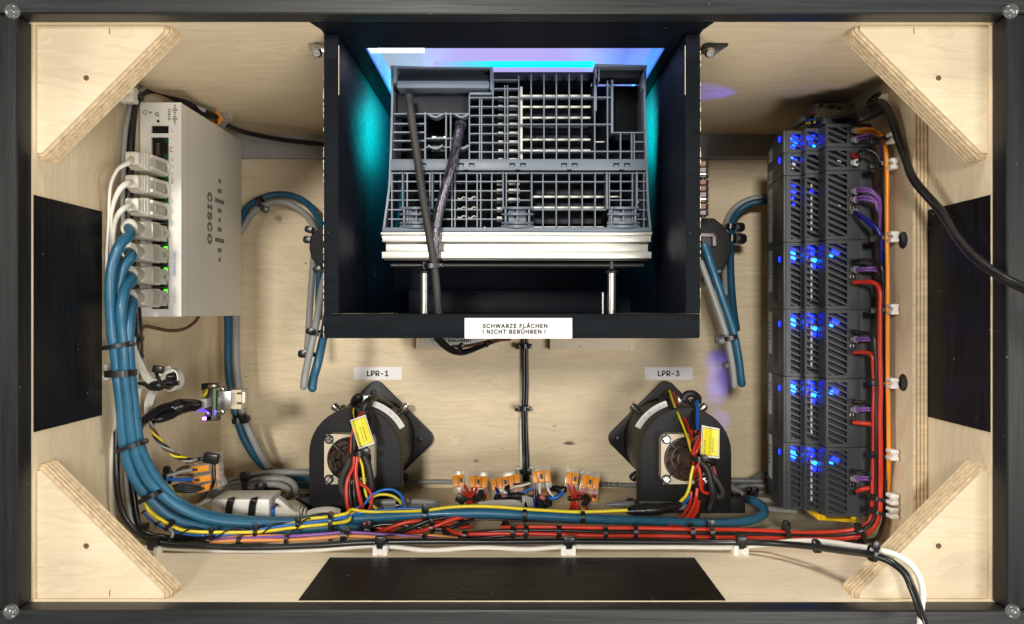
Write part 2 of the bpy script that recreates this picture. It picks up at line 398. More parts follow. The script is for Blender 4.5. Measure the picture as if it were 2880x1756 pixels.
def ribbon(name, pts, w, t, up, mat, label=None, cat='cable', group=None, parent=None, seg=8, scales=None):
    sp = spline(pts, seg)
    ups = up
    if isinstance(up, list):
        m = len(sp); k = len(up) - 1; ups = []
        for i in range(m):
            q = i / (m - 1) * k; a = int(min(q, k - 1e-6)); ups.append(Vector(up[a]).lerp(Vector(up[a + 1]), q - a))
    prof = [(-w / 2, -t / 2), (w / 2, -t / 2), (w / 2, t / 2), (-w / 2, t / 2)]
    return MB().sweep(sp, prof, up=ups).build(name, mat, parent, bevel=min(w, t) * .3, label=label, cat=cat if label else None, group=group)

def tie(p0, p1, Y, label, group, w=7.0, head=1, depth=None, dY=0.0, tail=0.0, cr=None, hs=1.0, hb=None):
    """cable tie strap seen from p0 to p1 (photo px) round a bundle at distance Y; head on the p1 end"""
    if cr: p0 = cr(*p0); p1 = cr(*p1)
    a = W(*p0, Y); b = W(*p1, Y); c = (a + b) / 2; u = (b - a); L = u.length / 2; u.normalize()
    dv = Vector((0, 1, 0)); ax = u.cross(dv).normalized()
    if hb: hb = (*(cr(hb[0], hb[1]) if cr else hb[:2]), *hb[2:])
    wm = w * Y / F; dp = depth or min(max(L * .55, .0028), .006)
    root = thing('cable_tie', c, label, 'cable tie', group)
    pts = []
    for i in range(25):
        q = 2 * math.pi * i / 24; cs, sn = math.cos(q), math.sin(q); e = .62
        pts.append(c + u * (L * math.copysign(abs(cs) ** e, cs)) + dv * (dp * math.copysign(abs(sn) ** e, sn)))
    mb = MB(); th = .0006
    ups = [ax] * len(pts)
    mb.sweep(pts, [(-th, -wm / 2), (th, -wm / 2), (th, wm / 2), (-th, wm / 2)], up=ups)
    mb.build('strap', 'tie_black', root, smooth=40)
    if hb:                                           # chunky head somewhere on the strap: x, y, Y, half width, half height [m], roll
        x_, y_, Y_, a_, b_, ro = hb; MB(Matrix.Translation(W(x_, y_, Y_)) @ Matrix.Rotation(rad(ro), 4, 'Y')).box(-a_, a_, -.0025, .0025, -b_, b_).build('head', 'tie_black', root, bevel=.0007)
    if head:
        hw = wm * .80 * hs; hl = wm * .62 * hs
        M = basis(c + u * (L + hl * .75) - dv * (dp * .45), u, dv, ax)
        hb = MB(M)
        hb.prism([(-hl, -hw * .7), (hl * .55, -hw * .7), (hl, -hw * .35), (hl, hw * .35), (hl * .55, hw * .7), (-hl, hw * .7)], -wm * .55, wm * .55, 'y')
        hb.box(-hl * .5, hl * .5, -wm * .62, -wm * .54, -hw * .38, hw * .38)
        hb.build('head', 'tie_black', root, bevel=.0003)
        if tail:
            MB().slab(c + u * (L + hl) - dv * dp * .5, c + u * (L + hl + tail * Y / F) - dv * dp * .5, wm * .8, .001).build('tail', 'tie_black', root)
    return root
# ------------------------------------------------------------------ the wooden case
HW, HH = 0.2728, 0.1645          # half width and height inside
YF, YW, YB = 0.4077, 0.4210, 0.6930
T = 0.015
z_ = lambda z: ZC + z
case = thing('wooden_case', (0, .55, z_(-HH - T)), 'open birch plywood case with a black painted front frame and corner braces', 'case')
MB().box(-HW - T, HW + T, YB, YB + .012, z_(-HH - T), z_(HH + T)).build('back_panel', 'birch_back', case)
for s in (-1, 1):
    MB().box(*sorted((s * HW, s * (HW + T))), YW, YB, z_(-HH - T), z_(HH + T)).build('side_panel', 'birch_side', case)
    # painted hand area
    MB().box(*sorted((s * (HW - .0004), s * (HW + .002))), YW + .0005, .4915, z_(-.0686), z_(.0668)).build('painted_patch', 'black_paint_v', case)
MB().box(-HW, HW, YW, YB, z_(-HH - T), z_(-HH)).build('bottom_panel', 'birch_floor', case)
MB().box(-.1218, .1218, YW + .0005, .4945, z_(-HH - .002), z_(-HH + .0004)).build('painted_patch', 'black_paint', case)
HL, HR, HN, HFar = -.0917, .0957, .462, .64      # opening in the top
for s in (-1, 1):
    x0, x1 = .1115, HW
    poly = [(s * x1, YW), (s * (x0 + .0034), YW), (s * x0, YW + .0105), (s * x0, YB), (s * x1, YB)]
    MB().prism(poly, z_(HH), z_(HH + T), 'z').build('top_panel', 'birch_top', case)
mb = MB(); mb.box(-.1112, .1112, YW, HN, z_(HH + .0003), z_(HH + T)); mb.box(-.1112, HL, HN, HFar, z_(HH + .0003), z_(HH + T)); mb.box(HR, .1112, HN, HFar, z_(HH + .0003), z_(HH + T)); mb.box(-.1112, .1112, HFar, YB, z_(HH + .0003), z_(HH + T))
mb.build('top_center', 'hood_paint', case)
for s in (-1, 1):                                  # little black wedges beside the panel corners
    MB().prism([(s * .1114, YW), (s * .1149, YW), (s * .1149, YW + .0001), (s * .1115, YW + .0104)], z_(HH + .0002), z_(HH + T), 'z').build('top_edge', 'hood_paint', case)
# front frame
OW, OH = .335, .225
def rail(poly_x, poly_z, mat, horizontal):
    mb = MB(); x0, x1 = poly_x; zz0, zz1 = poly_z
    mb.box(x0, x1, YF, YW - .0002, z_(zz0), z_(zz1)); return mb.build('frame_rail', mat, case, bevel=.0022, seg=3)
rail((-OW, OW), (HH, OH), 'frame_paint', 1); rail((-OW, OW), (-OH, -HH), 'frame_paint', 1)
rail((-OW, -HW), (-HH + .0002, HH - .0002), 'frame_paint_v', 0); rail((HW, OW), (-HH + .0002, HH - .0002), 'frame_paint_v', 0)
# outer shell behind the frame keeps the light out of the joints
MB().box(-OW, -HW - T - .0002, YW, YB, z_(-OH), z_(OH)).build('outer_side', 'black_paint_v', case)
MB().box(HW + T + .0002, OW, YW, YB, z_(-OH), z_(OH)).build('outer_side', 'black_paint_v', case)
# clear rubber domes on the frame corners
for x, y in ((37, 34), (2841, 33), (33, 1719), (2846, 1719)):
    p = W(x, y, YF); r = .0041
    prof = [(r, 0), (r, .0006)] + [(r * math.cos(rad(a)), .0006 + .0030 * math.sin(rad(a))) for a in range(15, 91, 15)]
    MB().lathe(p, (0, -1, 0), prof, 24).build('bumper', 'bumper_clear', case, smooth=60)
# corner braces: seven plies each, diagonal edge with a rounded arris
LEG = .0760; YBR = .4238; TB = .015
for sx in (-1, 1):
    for sz in (-1, 1):
        mb = MB(); n = 9; g = .0010
        def tri(inset):
            c = (sx * (HW - .0003), z_(sz * (HH - .0003)))
            q = LEG - inset
            e = .003                                # blunt tips
            return [c, (c[0] - sx * q, c[1]), (c[0] - sx * q, c[1] - sz * e), (c[0] - sx * e, c[1] - sz * q), (c[0], c[1] - sz * q)]
        for i in range(n):
            mb.cur = 0 if i == 0 else (1 if i % 2 == 0 else 2)
            ins = (.0030 if i == 0 else 0) + (.0007 if mb.cur == 2 else .0)
            d0 = YBR + TB * i / n; d1 = YBR + TB * (i + 1) / n
            mb.prism(tri(ins), d0, d1 - (.00002 if i < n - 1 else 0), 'y')
        br = mb.build('corner_brace', ['birch_brace_dimmed', 'ply_light', 'ply_dark'], case, smooth=0)
        hx, hz = sx * (HW - .0288), z_(sz * (HH - .0305))
        hb = MB(); hb.lathe((hx, YBR - .0002, hz), (0, -1, 0), [(.0024, -.0003), (.0024, .0001), (.0017, .0001)], 18); hb.build('countersink', 'ply_light', br)
        hb = MB(); hb.cyl((hx + .0002, YBR - .00045, hz), (hx + .0002, YBR - .0002, hz), .0016, .0016, 14); hb.build('screw_hole', 'hole_brown', br)
        for k in range(3):                           # pencil ticks along the edges
            if k == 0: q0 = Vector((sx * (HW - .0415 + random.uniform(-.002, .002)), YBR - .00006, z_(sz * (HH - .0016)))); q1 = q0 + Vector((.0002, 0, -sz * .0036))
            else: q0 = Vector((sx * (HW - .0012), YBR - .00006, z_(sz * (HH - .018 * k * random.uniform(.9, 1.6))))); q1 = q0 + Vector((-sx * random.uniform(.0015, .003), 0, .0001))
            MB().slab(q0, q1, .0004, .0001).build('pencil_mark', 'print_mid' if k else 'print_dark', br, smooth=0)
# grey strip along the back panel
MB().box(-HW, HW, YB - .005, YB, z_(.1432), z_(HH)).build('trim_strip', 'alu_satin', case)
# upright board on the side wall that carries the rail
UX0, UX1, UY = .2625, .2726, .4842
board = thing('upright_board', ((UX0 + UX1) / 2, .58, z_(-HH)), 'plywood upright with bare layered edge that carries the rail of dark modules', 'board')
MB().box(UX0, UX0 + .0018, UY + .0003, YB, z_(-HH), z_(HH)).build('face_veneer', 'birch_side', board)
nl = 7; lw = (UX1 - UX0 - .0018) / nl
MB().box(UX0 + .0001, UX0 + .0018, UY, UY + .0002, z_(-HH), z_(HH)).build('veneer_edge', 'ply_light', board)
for i in range(nl):
    x0 = UX0 + .0018 + i * lw
    dk = i % 2 == 0
    MB().box(x0 + (.0002 if dk else 0), x0 + lw - (.0002 if dk else 0), UY + (.0006 if dk else 0) + random.uniform(0, .0003), YB, z_(-HH), z_(HH)).build('ply_layer', 'ply_dark' if dk else 'ply_light', board)
for y in (676, 1076):
    c = W(2540, y, .4963); c.x = UX0
    MB().lathe(c, (-1, 0, 0), [(.0058, 0), (.0056, .0003), (.0040, .0005), (.0015, .0005)], 24).build('screw_cap', 'plc_black', board)

# ------------------------------------------------------------------ black hood
YH, YHB = .436, .655
HX0, HX1 = .1023, .1110
hood = thing('black_hood', (0, .54, z_(-.0155)), 'black painted wooden hood open to the front, housing the controller rack', 'hood')
for s in (-1, 1):
    MB().box(*sorted((s * HX0, s * HX1)), YH, YHB, z_(-.0009), z_(HH - .0005)).build('side_panel', 'hood_paint', hood, bevel=.0006)
    e = MB()
    for i in range(46):                            # chipped, bare arris of the side board
        za = -.0150 + i * .0038
        if za > .155: break
        if random.random() < .35: continue
        e.box(*sorted((s * (HX1 - .00005), s * (HX1 + random.uniform(.00005, .0003)))), YH - .0002, YH + .0008, z_(za), z_(za + random.uniform(.0016, .0036)))
    e.build('worn_edge', 'bare_edge', hood, smooth=0, kind='stuff')
mb = MB(); mb.box(-HX1, HX1, YH, YHB, z_(-.0155), z_(-.0011)); mb.build('bottom_panel', 'hood_face', hood, bevel=.0012)
for s in (-1, 1):
    MB().box(*sorted((s * (HX0 - .0004), s * (HX0 - .0001))), YH - .0003, YH - .0001, z_(.128), z_(.157)).build('paint_chip', 'bare_edge', hood, smooth=0)
for s in (-1, 1):
    MB().box(*sorted((s * (HX0 + .0003), s * (HX1 - .0003))), YH - .0006, YH - .0001, z_(-.0005), z_(HH - .0150)).build('front_edge', 'hood_face', hood, bevel=.0002)
MB().box(-HX0, HX0, .640, YHB, z_(-.001), z_(.150)).build('back_panel', 'hood_paint', hood)
MB().box(-.085, .085, .605, .6395, z_(-.0009), z_(.018)).build('inner_step', 'hood_paint', hood, bevel=.001)
# sticker
def sticker(name, x0, x1, y0, y1, Y, mat, parent=None, th=.00025, **tags):
    a = W(x0, y1, Y); b = W(x1, y0, Y)
    return MB().box(a.x, b.x, Y - th, Y, a.z, b.z).build(name, mat, parent, smooth=0, **tags), Vector(((a.x + b.x) / 2, Y - th - .00006, (a.z + b.z) / 2)), b.z - a.z
st, c, h = sticker('warning_sticker', 1307, 1609, 895, 952.5, YH - .0002, 'label_white', hood, th=.0005)
letters('SCHWARZE FLÄCHEN\n! NICHT BERÜHREN !', .0046, FACE(c + Vector((-.0212, 0, -.0003))), 'print_black', st, align='LEFT', sx=1.0, space=1.13, line=.74, fat=.00018)

# ------------------------------------------------------------------ lit sheet above the opening and its strips
lamp = thing('light_panel', (0, .55, z_(.19)), 'glowing violet acrylic sheet over the opening above the rack', 'light panel')
def emit_mat(name, cols, strength, axis=0):
    m = bpy.data.materials.new(name); m.use_nodes = True; N = m.node_tree.nodes; L = m.node_tree.links
    b = N['Principled BSDF']; b.inputs['Base Color'].default_value = (.02, .02, .02, 1); b.inputs['Roughness'].default_value = .9
    tc = N.new('ShaderNodeTexCoord'); sp = N.new('ShaderNodeSeparateXYZ'); L.new(tc.outputs['Generated'], sp.inputs[0])
    r = N.new('ShaderNodeValToRGB'); els = r.color_ramp.elements
    els[0].position = cols[0][0]; els[0].color = (*cols[0][1], 1); els[1].position = cols[-1][0]; els[1].color = (*cols[-1][1], 1)
    for p, c_ in cols[1:-1]:
        el = els.new(p); el.color = (*c_, 1)
    L.new(sp.outputs[axis], r.inputs[0]); L.new(r.outputs[0], b.inputs['Emission Color']); b.inputs['Emission Strength'].default_value = strength
    MATS[name] = m
emit_mat('acrylic_glow', [(0, (.35, .36, .42)), (.19, (.42, .40, .60)), (.21, (.50, .45, .92)), (.45, (.52, .44, .93)), (.7, (.47, .43, .95)), (.83, (.18, .18, .80)), (.86, (.22, .27, .90)), (1, (.24, .36, .98))], 1.0)
MB().box(-.115, .125, HN + .0005, .69, z_(.1905), z_(.1945)).build('acrylic_sheet', 'acrylic_glow', lamp)
pm('led_white', (.9, .9, .85), .3, emit=5.0, ecol=(1, .97, .88)); pm('led_strip_cyan', (.1, .8, .9), .3, emit=1.25, ecol=(.0, .90, 1.0)); pm('edge_glow_blue', (.1, .3, .9), .3, emit=.7, ecol=(.05, .22, .9))
MB().box(-.0993, -.0594, .498, .502, z_(.1760), z_(.1800)).build('led_strip', 'led_white', lamp)
emit_mat('strip_glow', [(0, (.42, .40, .90)), (.22, (.10, .62, .95)), (.36, (.0, .90, 1.0)), (.97, (.0, .90, 1.0)), (1, (.15, .70, .98))], 1.15)
MB().box(-.056, .0600, .529, .533, z_(.1762), z_(.1795)).build('led_strip', 'strip_glow', lamp)
for xx, m in ((HL, 'edge_glow_blue'), (HR, 'edge_glow_blue')):  # side walls of the opening: blue light on them put in as glowing strips
    s = -1 if xx < 0 else 1
    MB().box(*sorted((xx, xx - s * .0012)), HN + .003, .60, z_(HH + .0010), z_(HH + T - .001)).build('lit_edge', m, lamp)
MB().box(.0585, .0625, HN + .002, .50, z_(.183), z_(.190)).build('dark_holder', 'rack_black', lamp)
for s in (-1, 1):
    d = bpy.data.lights.new('cyan_led', 'AREA'); d.energy = .28; d.color = (0, .80, .86); d.size = .05; d.size_y = .03
    o = bpy.data.objects.new('cyan_led', d); COL.objects.link(o); o.parent = lamp; o.location = Vector((s * .055, .60, z_(.152))) - WL[lamp.name]
    o.rotation_euler = (Vector((s * 1, -.42, -.15))).to_track_quat('-Z', 'Y').to_euler()

# ------------------------------------------------------------------ small things fixed to the wood
for s, x0, x1, lab in ((-1, 865, 919, 'worn grey angle bracket with a screw beside the chipped hood board'), (1, 1979, 2050, 'dark pointed angle bracket with a screw at the hood board')):
    Y = .452
    br = thing('angle_bracket', W((x0 + x1) / 2, 115, Y), lab, 'bracket')
    if s < 0: poly = [(866, 118), (880, 117), (918, 124), (918, 148), (886, 146), (869, 140)]
    else: poly = [(1981, 128), (1995, 119), (2048, 121), (2049, 128), (2014, 152), (1981, 152)]
    MB().prism([(W(x, y, Y).x, W(x, y, Y).z) for x, y in poly], Y, Y + .0018, 'y').build('tab', 'steel' if s < 0 else 'dark_metal', br, bevel=.0004)
    a, b = (W(895, 113, Y), W(919, 118, Y)) if s < 0 else (W(1980, 113, Y), W(2003, 118, Y))
    MB().box(a.x, b.x, Y + .0019, Y + .02, b.z, z_(HH) - .0001).build('flange', 'steel' if s < 0 else 'dark_metal', br, bevel=.0003)
    c = W(892 if s < 0 else 1996, 148, Y - .0005)
    MB().lathe(c, (0, -.8, -.6), [(.0032, 0), (.0032, .0006), (.0022, .0018), (.0009, .0018), (.0008, .0012)], 18).build('screw', 'steel', br)
for x0, x1, lab, tx in ((995, 1130, 'white paper label reading LPR-1 on the back panel', 'LPR-1'), (1813, 1948, 'white paper label reading LPR-3 on the back panel', 'LPR-3')):
    o, c, h = sticker('name_label', x0, x1, 1033, 1068.5, YB - .0001, 'label_lilac', label=lab, cat='label')
    letters(tx, .0096, FACE(c), 'print_black', o, fat=.00028)
for x0, x1, lab in ((1170, 1402, 'small plywood block with warning sticker under the hood'), (1547, 1783, 'small bare plywood block under the hood')):
    a = W(x0, 985, .681); b = W(x1, 900, .681)
    bl = MB().box(a.x, b.x, .681, YB, a.z, b.z).build('wood_block', 'birch_plate', bevel=.0003, label=lab, cat='block')
    if x0 < 1300:
        o, c, h = sticker('warning_sticker', 1196, 1366, 930, 973, .681, 'label_white', bl)
        letters('SCHWARZE FLÄCHEN\n! NICHT BERÜHREN !', .0052, FACE(c + Vector((-.022, 0, 0))), 'print_black', o, align='LEFT', space=1.0, line=.85, fat=.00014)
    else:
        for x, y in ((1630, 974), (1771, 975)):
            MB().cyl(W(x, y, .6811), W(x, y, .6808), .0006, n=8).build('nail_head', 'hole_brown', bl)
# ------------------------------------------------------------------ network switch on the side wall
SX0, SX1, SY0, SY1, SZ0, SZ1 = -.2715, -.2414, .540, .660, z_(-.0033), z_(.153)
sw = thing('network_switch', ((SX0 + SX1) / 2, .6, SZ0), 'beige eight port network switch standing on end with patch cables plugged in', 'network switch')
MB().box(SX0, SX1, SY0 + .0022, SY1, SZ0, SZ1).build('cover', 'switch_body', sw, bevel=.0009)
MB().box(SX1 - .0002, SX1 + .00005, .5506, .5510, SZ0 + .001, SZ1 - .001).build('cover_seam', 'print_mid', sw, smooth=0)
bx0, bx1 = -.2634, -.2507
zY = lambda y, Y=SY0: ZC + (CY - y) * Y / F
zu0, zu1, zb0, zb1 = zY(375.5), zY(354), zY(870), zY(387)
mb = MB()
for a in ((SX0, bx0, SZ0, SZ1), (bx1, SX1, SZ0, SZ1), (bx0, bx1, zu1, SZ1), (bx0, bx1, zb1, zu0), (bx0, bx1, SZ0, zb0)):
    mb.box(a[0], a[1], SY0, SY0 + .002, a[2], a[3])
mb.build('front_plate', 'switch_front', sw)
MB().box(bx0, bx1, SY0 + .0016, SY0 + .0022, zu0, zu1).build('usb_recess', 'jack_black', sw)
MB().box(bx0 + .001, bx1 - .003, SY0 + .0004, SY0 + .0016, zu0 + .0014, zu0 + .0026).build('usb_tongue', 'plc_black', sw)
pitch = (zb1 - zb0) / 8; port_z = []
for k in range(8):
    z1 = zb1 - k * pitch; z0 = z1 - pitch; zc = (z0 + z1) / 2; port_z.append(zc)
    port = MB().box(bx0, bx1, SY0 + .0017, SY0 + .0022, z0, z1).build('port', 'jack_black', sw)
    m = MB(); m.box(bx0, bx1, SY0 + .0002, SY0 + .0017, z1 - .0003, z1); m.box(bx0, bx1, SY0 + .0002, SY0 + .0017, z0, z0 + .0003); m.box(bx1 - .0008, bx1 - .0003, SY0 + .0002, SY0 + .0017, z0 + .0003, z1 - .0003)
    m.build('port_frame', 'jack_metal', port, smooth=0)
    if k == 0:
        for i in range(8):
            MB().box(bx0 + .003, bx0 + .0055, SY0 + .0012, SY0 + .0017, z0 + .0035 + i * .0011, z0 + .0039 + i * .0011).build('contact', 'jack_metal', port, smooth=0)
    lit = {2: 1, 3: 1, 5: 1, 6: 1, 7: 1}.get(k, 0)
    for zz, on in ((z1 - .0024, lit), (z0 + .0022, 0)):
        MB().box(bx1 - .0036, bx1 - .0010, SY0 + .0003, SY0 + .0017, zz - .0014, zz + .0014).build('status_light', 'led_green' if on else 'led_green_off', port)
# print on the front plate (rotated, reads downward)
DOWN = lambda o: flatM(o, (0, 0, -1), (1, 0, 0))
cS = crop(300, 240, 4.693)
def fp(x, y, cr=cS): 
    p = W(*cr(x, y), SY0); p.y = SY0 - .00008; return p
letters('CISCO', .0034, DOWN(fp(826, 386)), 'print_dark', sw, sx=1.0, space=1.12, fat=.00009)
for i, (y, L_) in enumerate(((268, 22), (300, 34), (328, 68), (357, 34), (386, 20), (417, 34), (446, 68), (475, 34), (506, 20))):
    a = fp(900 - L_ / 2, y); b = fp(900 + L_ / 2, y)
    MB().box(a.x, b.x, SY0 - .0001, SY0, a.z - .0004, a.z + .0004).build('logo_bar', 'print_dark', sw, smooth=0)
MB().ring(fp(510, 360), (0, 1, 0), .0015, .00025, 20, 4).build('power_mark', 'print_dark', sw)
MB().ring(fp(665, 385), (0, 1, 0), .0012, .0003, 12, 4).build('gear_mark', 'print_dark', sw)
MB().ring(fp(695, 420), (0, 1, 0), .0005, .00012, 10, 4).build('gear_mark', 'print_mid', sw)
for x, y, r in ((580, 360, .0007), (680, 475, .0011)):
    p = fp(x, y); MB().cyl(p, p + Vector((0, .0002, 0)), r, n=16).build('light_hole', 'jack_black', sw)
for x, y, t_, s_ in ((862, 590, '\u2190-\u00ab', .004), (868, 1225, '<\u00b7\u00b7>1G', .0038), (866, 985, '|<', .0034), (866, 1075, '/\u00b0', .0036), (512, 848, '|', .002)):
    letters(t_ if t_[0] != '\u2190' else '-<', s_, DOWN(fp(x, y)), 'print_dark', sw, name='port_mark')
m = MB(); p = fp(868, 850)
for a in ((-.0020, -.0016, -.0016, .0018), (-.0020, .0006, -.0016, -.0012), (-.0020, .0002, .0014, .0018)): m.box(p.x + a[0], p.x + a[1], p.y, p.y + .0001, p.z + a[2], p.z + a[3])
m.build('port_mark', 'print_dark', sw, smooth=0)
cQ = crop(280, 420, 3.005)
letters('Cisco Business', .0040, DOWN(fp(637, 968, cQ)), 'print_blue', sw, sx=.90, fat=.00007); letters('250 Series', .0040, DOWN(fp(637, 1228, cQ)), 'print_mid', sw, sx=.88)
# big print on the cover
SIDE = lambda Y, z: flatM((SX1 + .0001, Y, z), (0, 0, -1), (0, 1, 0))
letters('CISCO', .0152, SIDE(.5905, zY(420 + 583 / 3.005, .5905)), 'print_grey', sw, sx=1.0, space=1.20, fat=.0009)
for y, L_ in ((272, .0048), (355, .0082), (442, .0185), (520, .0082), (600, .0048), (680, .0082), (772, .0185), (855, .0082), (935, .0048)):
    zz = zY(420 + y / 3.005, .611)
    MB().box(SX1, SX1 + .0001, .6105 - L_ / 2, .6105 + L_ / 2, zz - .0017, zz + .0017).build('logo_bar', 'print_grey', sw, smooth=0)

# ------------------------------------------------------------------ patch cables
PXc = (bx0 + bx1) / 2 + .0002
def white_patch(k, lab, pts, fl):
    zc = port_z[k]; root = thing('patch_cable', (PXc, .52, zc), lab, 'network cable', 'white patch cables in the switch')
    MB().box(PXc - .0058, PXc + .0050, .5240, .5412, zc - .0056, zc + .0056).build('plug', 'plug_beige', root, bevel=.0005)
    b = MB(); b.box(PXc - .0062, PXc + .0056, .5125, .5345, zc - .0062, zc + .0062); b.build('plug_hood', 'plug_white', root, bevel=.0016, seg=3)
    for i in range(3):
        q = .5105 - i * .0028; r = .0064 - i * .0006
        b = MB(); b.box(PXc - r, PXc + r * .95, q - .0013, q + .0013, zc - r * .95, zc + r * .95); b.build('boot_rib', 'plug_white', root, bevel=.0011, seg=3)
    b = MB(); b.box(PXc - .0047, PXc + .0045, .499, .5125, zc - .0045, zc + .0045); b.build('boot', 'plug_white', root, bevel=.0018, seg=3)
    g = MB(); xa, xb = PXc + .0062, PXc + .0080; ring = []
    for i in range(13):
        q = rad(-90 + 180 * i / 12); ring.append(Vector(((xa + xb) / 2, .5335 + .0052 * math.cos(q), zc + .0045 * math.sin(q))))
    ring = [Vector(((xa + xb) / 2, .5120, zc - .0040))] + ring + [Vector(((xa + xb) / 2, .5120, zc + .0040))]
    g.sweep(ring, [(-.0011, -.0010), (.0011, -.0010), (.0011, .0010), (-.0011, .0010)], up=(1, 0, 0)); g.build('latch_guard', 'plug_white', root, bevel=.0004)
    MB().box(PXc + .0056, PXc + .0066, .5200, .5330, zc - .0026, zc + .0026).build('latch', 'clear_tab', root, bevel=.0003)
    cable('cord', [Vector((PXc, .500, zc))] + pts, .0019, 'plug_white', parent=root, scales=fl)
S = cQ
white_patch(1, 'white patch cable plugged in next to the empty port of the switch', path(S, [(240, 115, .487), (165, 160, .484), (105, 270, .484), (84, 420, .486), (74, 600, .487), (66, 800, .488), (62, 1000, .489), (75, 1180, .492)]), [1, .9, .62, .55, .5, .5, .5, .5])
white_patch(2, 'white patch cable plugged in between two other white plugs', path(S, [(240, 292, .489), (180, 330, .485), (128, 420, .486), (104, 540, .488), (97, 700, .490), (92, 860, .492), (95, 1000, .494), (100, 1180, .497)]), [1, 1.05, .95, .7, .55, .5, .5, .5])
white_patch(3, 'white patch cable plugged in next to the numbered beige plugs', path(S, [(235, 485, .491), (190, 510, .487), (145, 580, .488), (122, 700, .491), (118, 840, .494), (118, 980, .498), (125, 1150, .503)]), [1, 1.05, .95, .7, .6, .55, .5])

def blue_patch(k, num, lab, pts, r=.0034):
    zc = port_z[k]; root = thing('patch_cable', (PXc, .52, zc), lab, 'network cable', 'blue patch cables in the switch')
    MB().box(PXc - .0058, PXc + .0050, .5220, .5412, zc - .0056, zc + .0056).build('plug', 'plug_beige', root, bevel=.0006)
    b = MB(); prof = [(-.0064, -.0066), (.0058, -.0066), (.0058, .0066), (-.0064, .0066)]
    b.sweep([(PXc, .5285, zc), (PXc, .522, zc), (PXc, .5125, zc), (PXc - .0002, .507, zc)], prof, up=(0, 0, 1), scales=[1.0, 1.0, .92, .72]); b.build('boot', 'plug_beige', root, bevel=.0009)
    b = MB(); b.lathe((PXc - .0002, .5085, zc), (0, -1, 0), [(.0047, 0), (.0050, .001), (.0050, .0095), (.0056, .0105), (.0058, .0125), (.0050, .0135), (.0042, .0135)], 22); b.build('collar', 'plug_beige', root)
    t = MB(); t.prism([(.5140, zc + .0052), (.5285, zc + .0046), (.5398, zc + .0022), (.5398, zc - .0022), (.5285, zc - .0046), (.5140, zc - .0052)], PXc + .0060, PXc + .0072, 'x'); tb = t.build('latch_guard', 'clear_tab', root, bevel=.0003)
    letters(num, .0056, flatM((PXc + .0074, .5318, zc), (0, 1, 0), (0, 0, 1)), 'print_dark', tb)
    cable('cord', [Vector((PXc - .0002, .503, zc)), Vector((PXc - .0008, .497, zc - .0004))] + pts, r, 'blue_cable', parent=root, n=14)
B = A(0, 1); B2 = crop(0, 1170, 2.5635); B12 = crop(960, 1170, 2.5635); B22 = crop(1920, 1170, 2.5635)
MID = [B12(0, 742) + (.548,), B12(200, 735) + (.548,), B12(600, 712) + (.545,), B12(1000, 703) + (.545,), B12(1330, 715) + (.545,), B12(1700, 733) + (.548,), B12(2100, 755) + (.552,), B12(2440, 770) + (.556,), B22(120, 772) + (.557,), B22(300, 772) + (.557,), B22(430, 764) + (.558,), B22(530, 745) + (.56,), B22(590, 700) + (.565,), B22(575, 650) + (.572,), B22(520, 615) + (.58,), B22(470, 600) + (.60,)]
ident = lambda x, y: (x, y)
blue_patch(4, '3', 'outermost blue network cable, its beige plug next to the white plugs', path(B, [(940, 190, .488), (872, 262, .480), (818, 400, .478), (796, 580, .478), (794, 740, .479), (812, 900, .481), (830, 1010, .482), (845, 1190, .484), (868, 1400, .487)]) + path(B2, [(893, 200, .491), (945, 380, .496), (1025, 540, .502), (1130, 655, .508), (1280, 745, .515), (1480, 800, .524), (1700, 822, .533), (2000, 825, .541), (2200, 815, .545), (2461, 800, .550)]) + path(B12, [(150, 800, .553), (300, 788, .556)]))
blue_patch(5, '1', 'blue network cable in the second beige plug, tucked behind its neighbours', path(B, [(950, 345, .490), (900, 420, .486), (868, 540, .486), (850, 700, .487), (852, 860, .488), (868, 1010, .489), (885, 1190, .491), (905, 1400, .494)]) + path(B2, [(935, 200, .499), (985, 370, .505), (1065, 520, .511), (1180, 640, .517), (1330, 720, .523), (1520, 775, .531), (1760, 800, .540), (2000, 800, .548)]))
blue_patch(6, '4', 'blue network cable in the third beige plug, running on under both fans', path(B, [(955, 515, .491), (908, 590, .483), (880, 720, .480), (878, 860, .481), (892, 1010, .482), (905, 1190, .484), (928, 1400, .487)]) + path(B2, [(962, 200, .492), (1015, 360, .497), (1095, 500, .503), (1200, 600, .508), (1340, 680, .514), (1520, 740, .522), (1750, 772, .531), (2000, 778, .539), (2200, 772, .544)]) + [W(*q) for q in MID])
blue_patch(7, '2', 'blue network cable in the last beige plug at the lower end of the switch', path(B, [(962, 690, .492), (938, 770, .486), (930, 880, .484), (934, 1010, .485), (945, 1190, .487), (968, 1400, .490)]) + path(B2, [(1003, 180, .495), (1055, 330, .500), (1130, 460, .506), (1220, 560, .512), (1340, 650, .519), (1500, 712, .527), (1720, 750, .537), (2000, 760, .546), (2250, 750, .553), (2400, 735, .56)]), .0033)
LT = 'black cable tie around the bundle of blue network cables beside the switch'; LG = 'ties on the blue network cables'
L3 = crop(280, 860, 3.754); L4 = crop(280, 1180, 3.953)
tie((68, 448), (338, 405), .4835, LT, LG, 11, 1, .0085, cr=L3, hs=1.1)
tie((95, 718), (358, 708), .4855, LT, LG, 18, 0, .0085, cr=L3)
tie((215, 345), (505, 245), .4935, LT, LG, 11, 1, .0085, cr=L4, hs=1.3)
tie((470, 905), (705, 785), .5065, LT, LG, 13, 0, .0085, cr=L4)

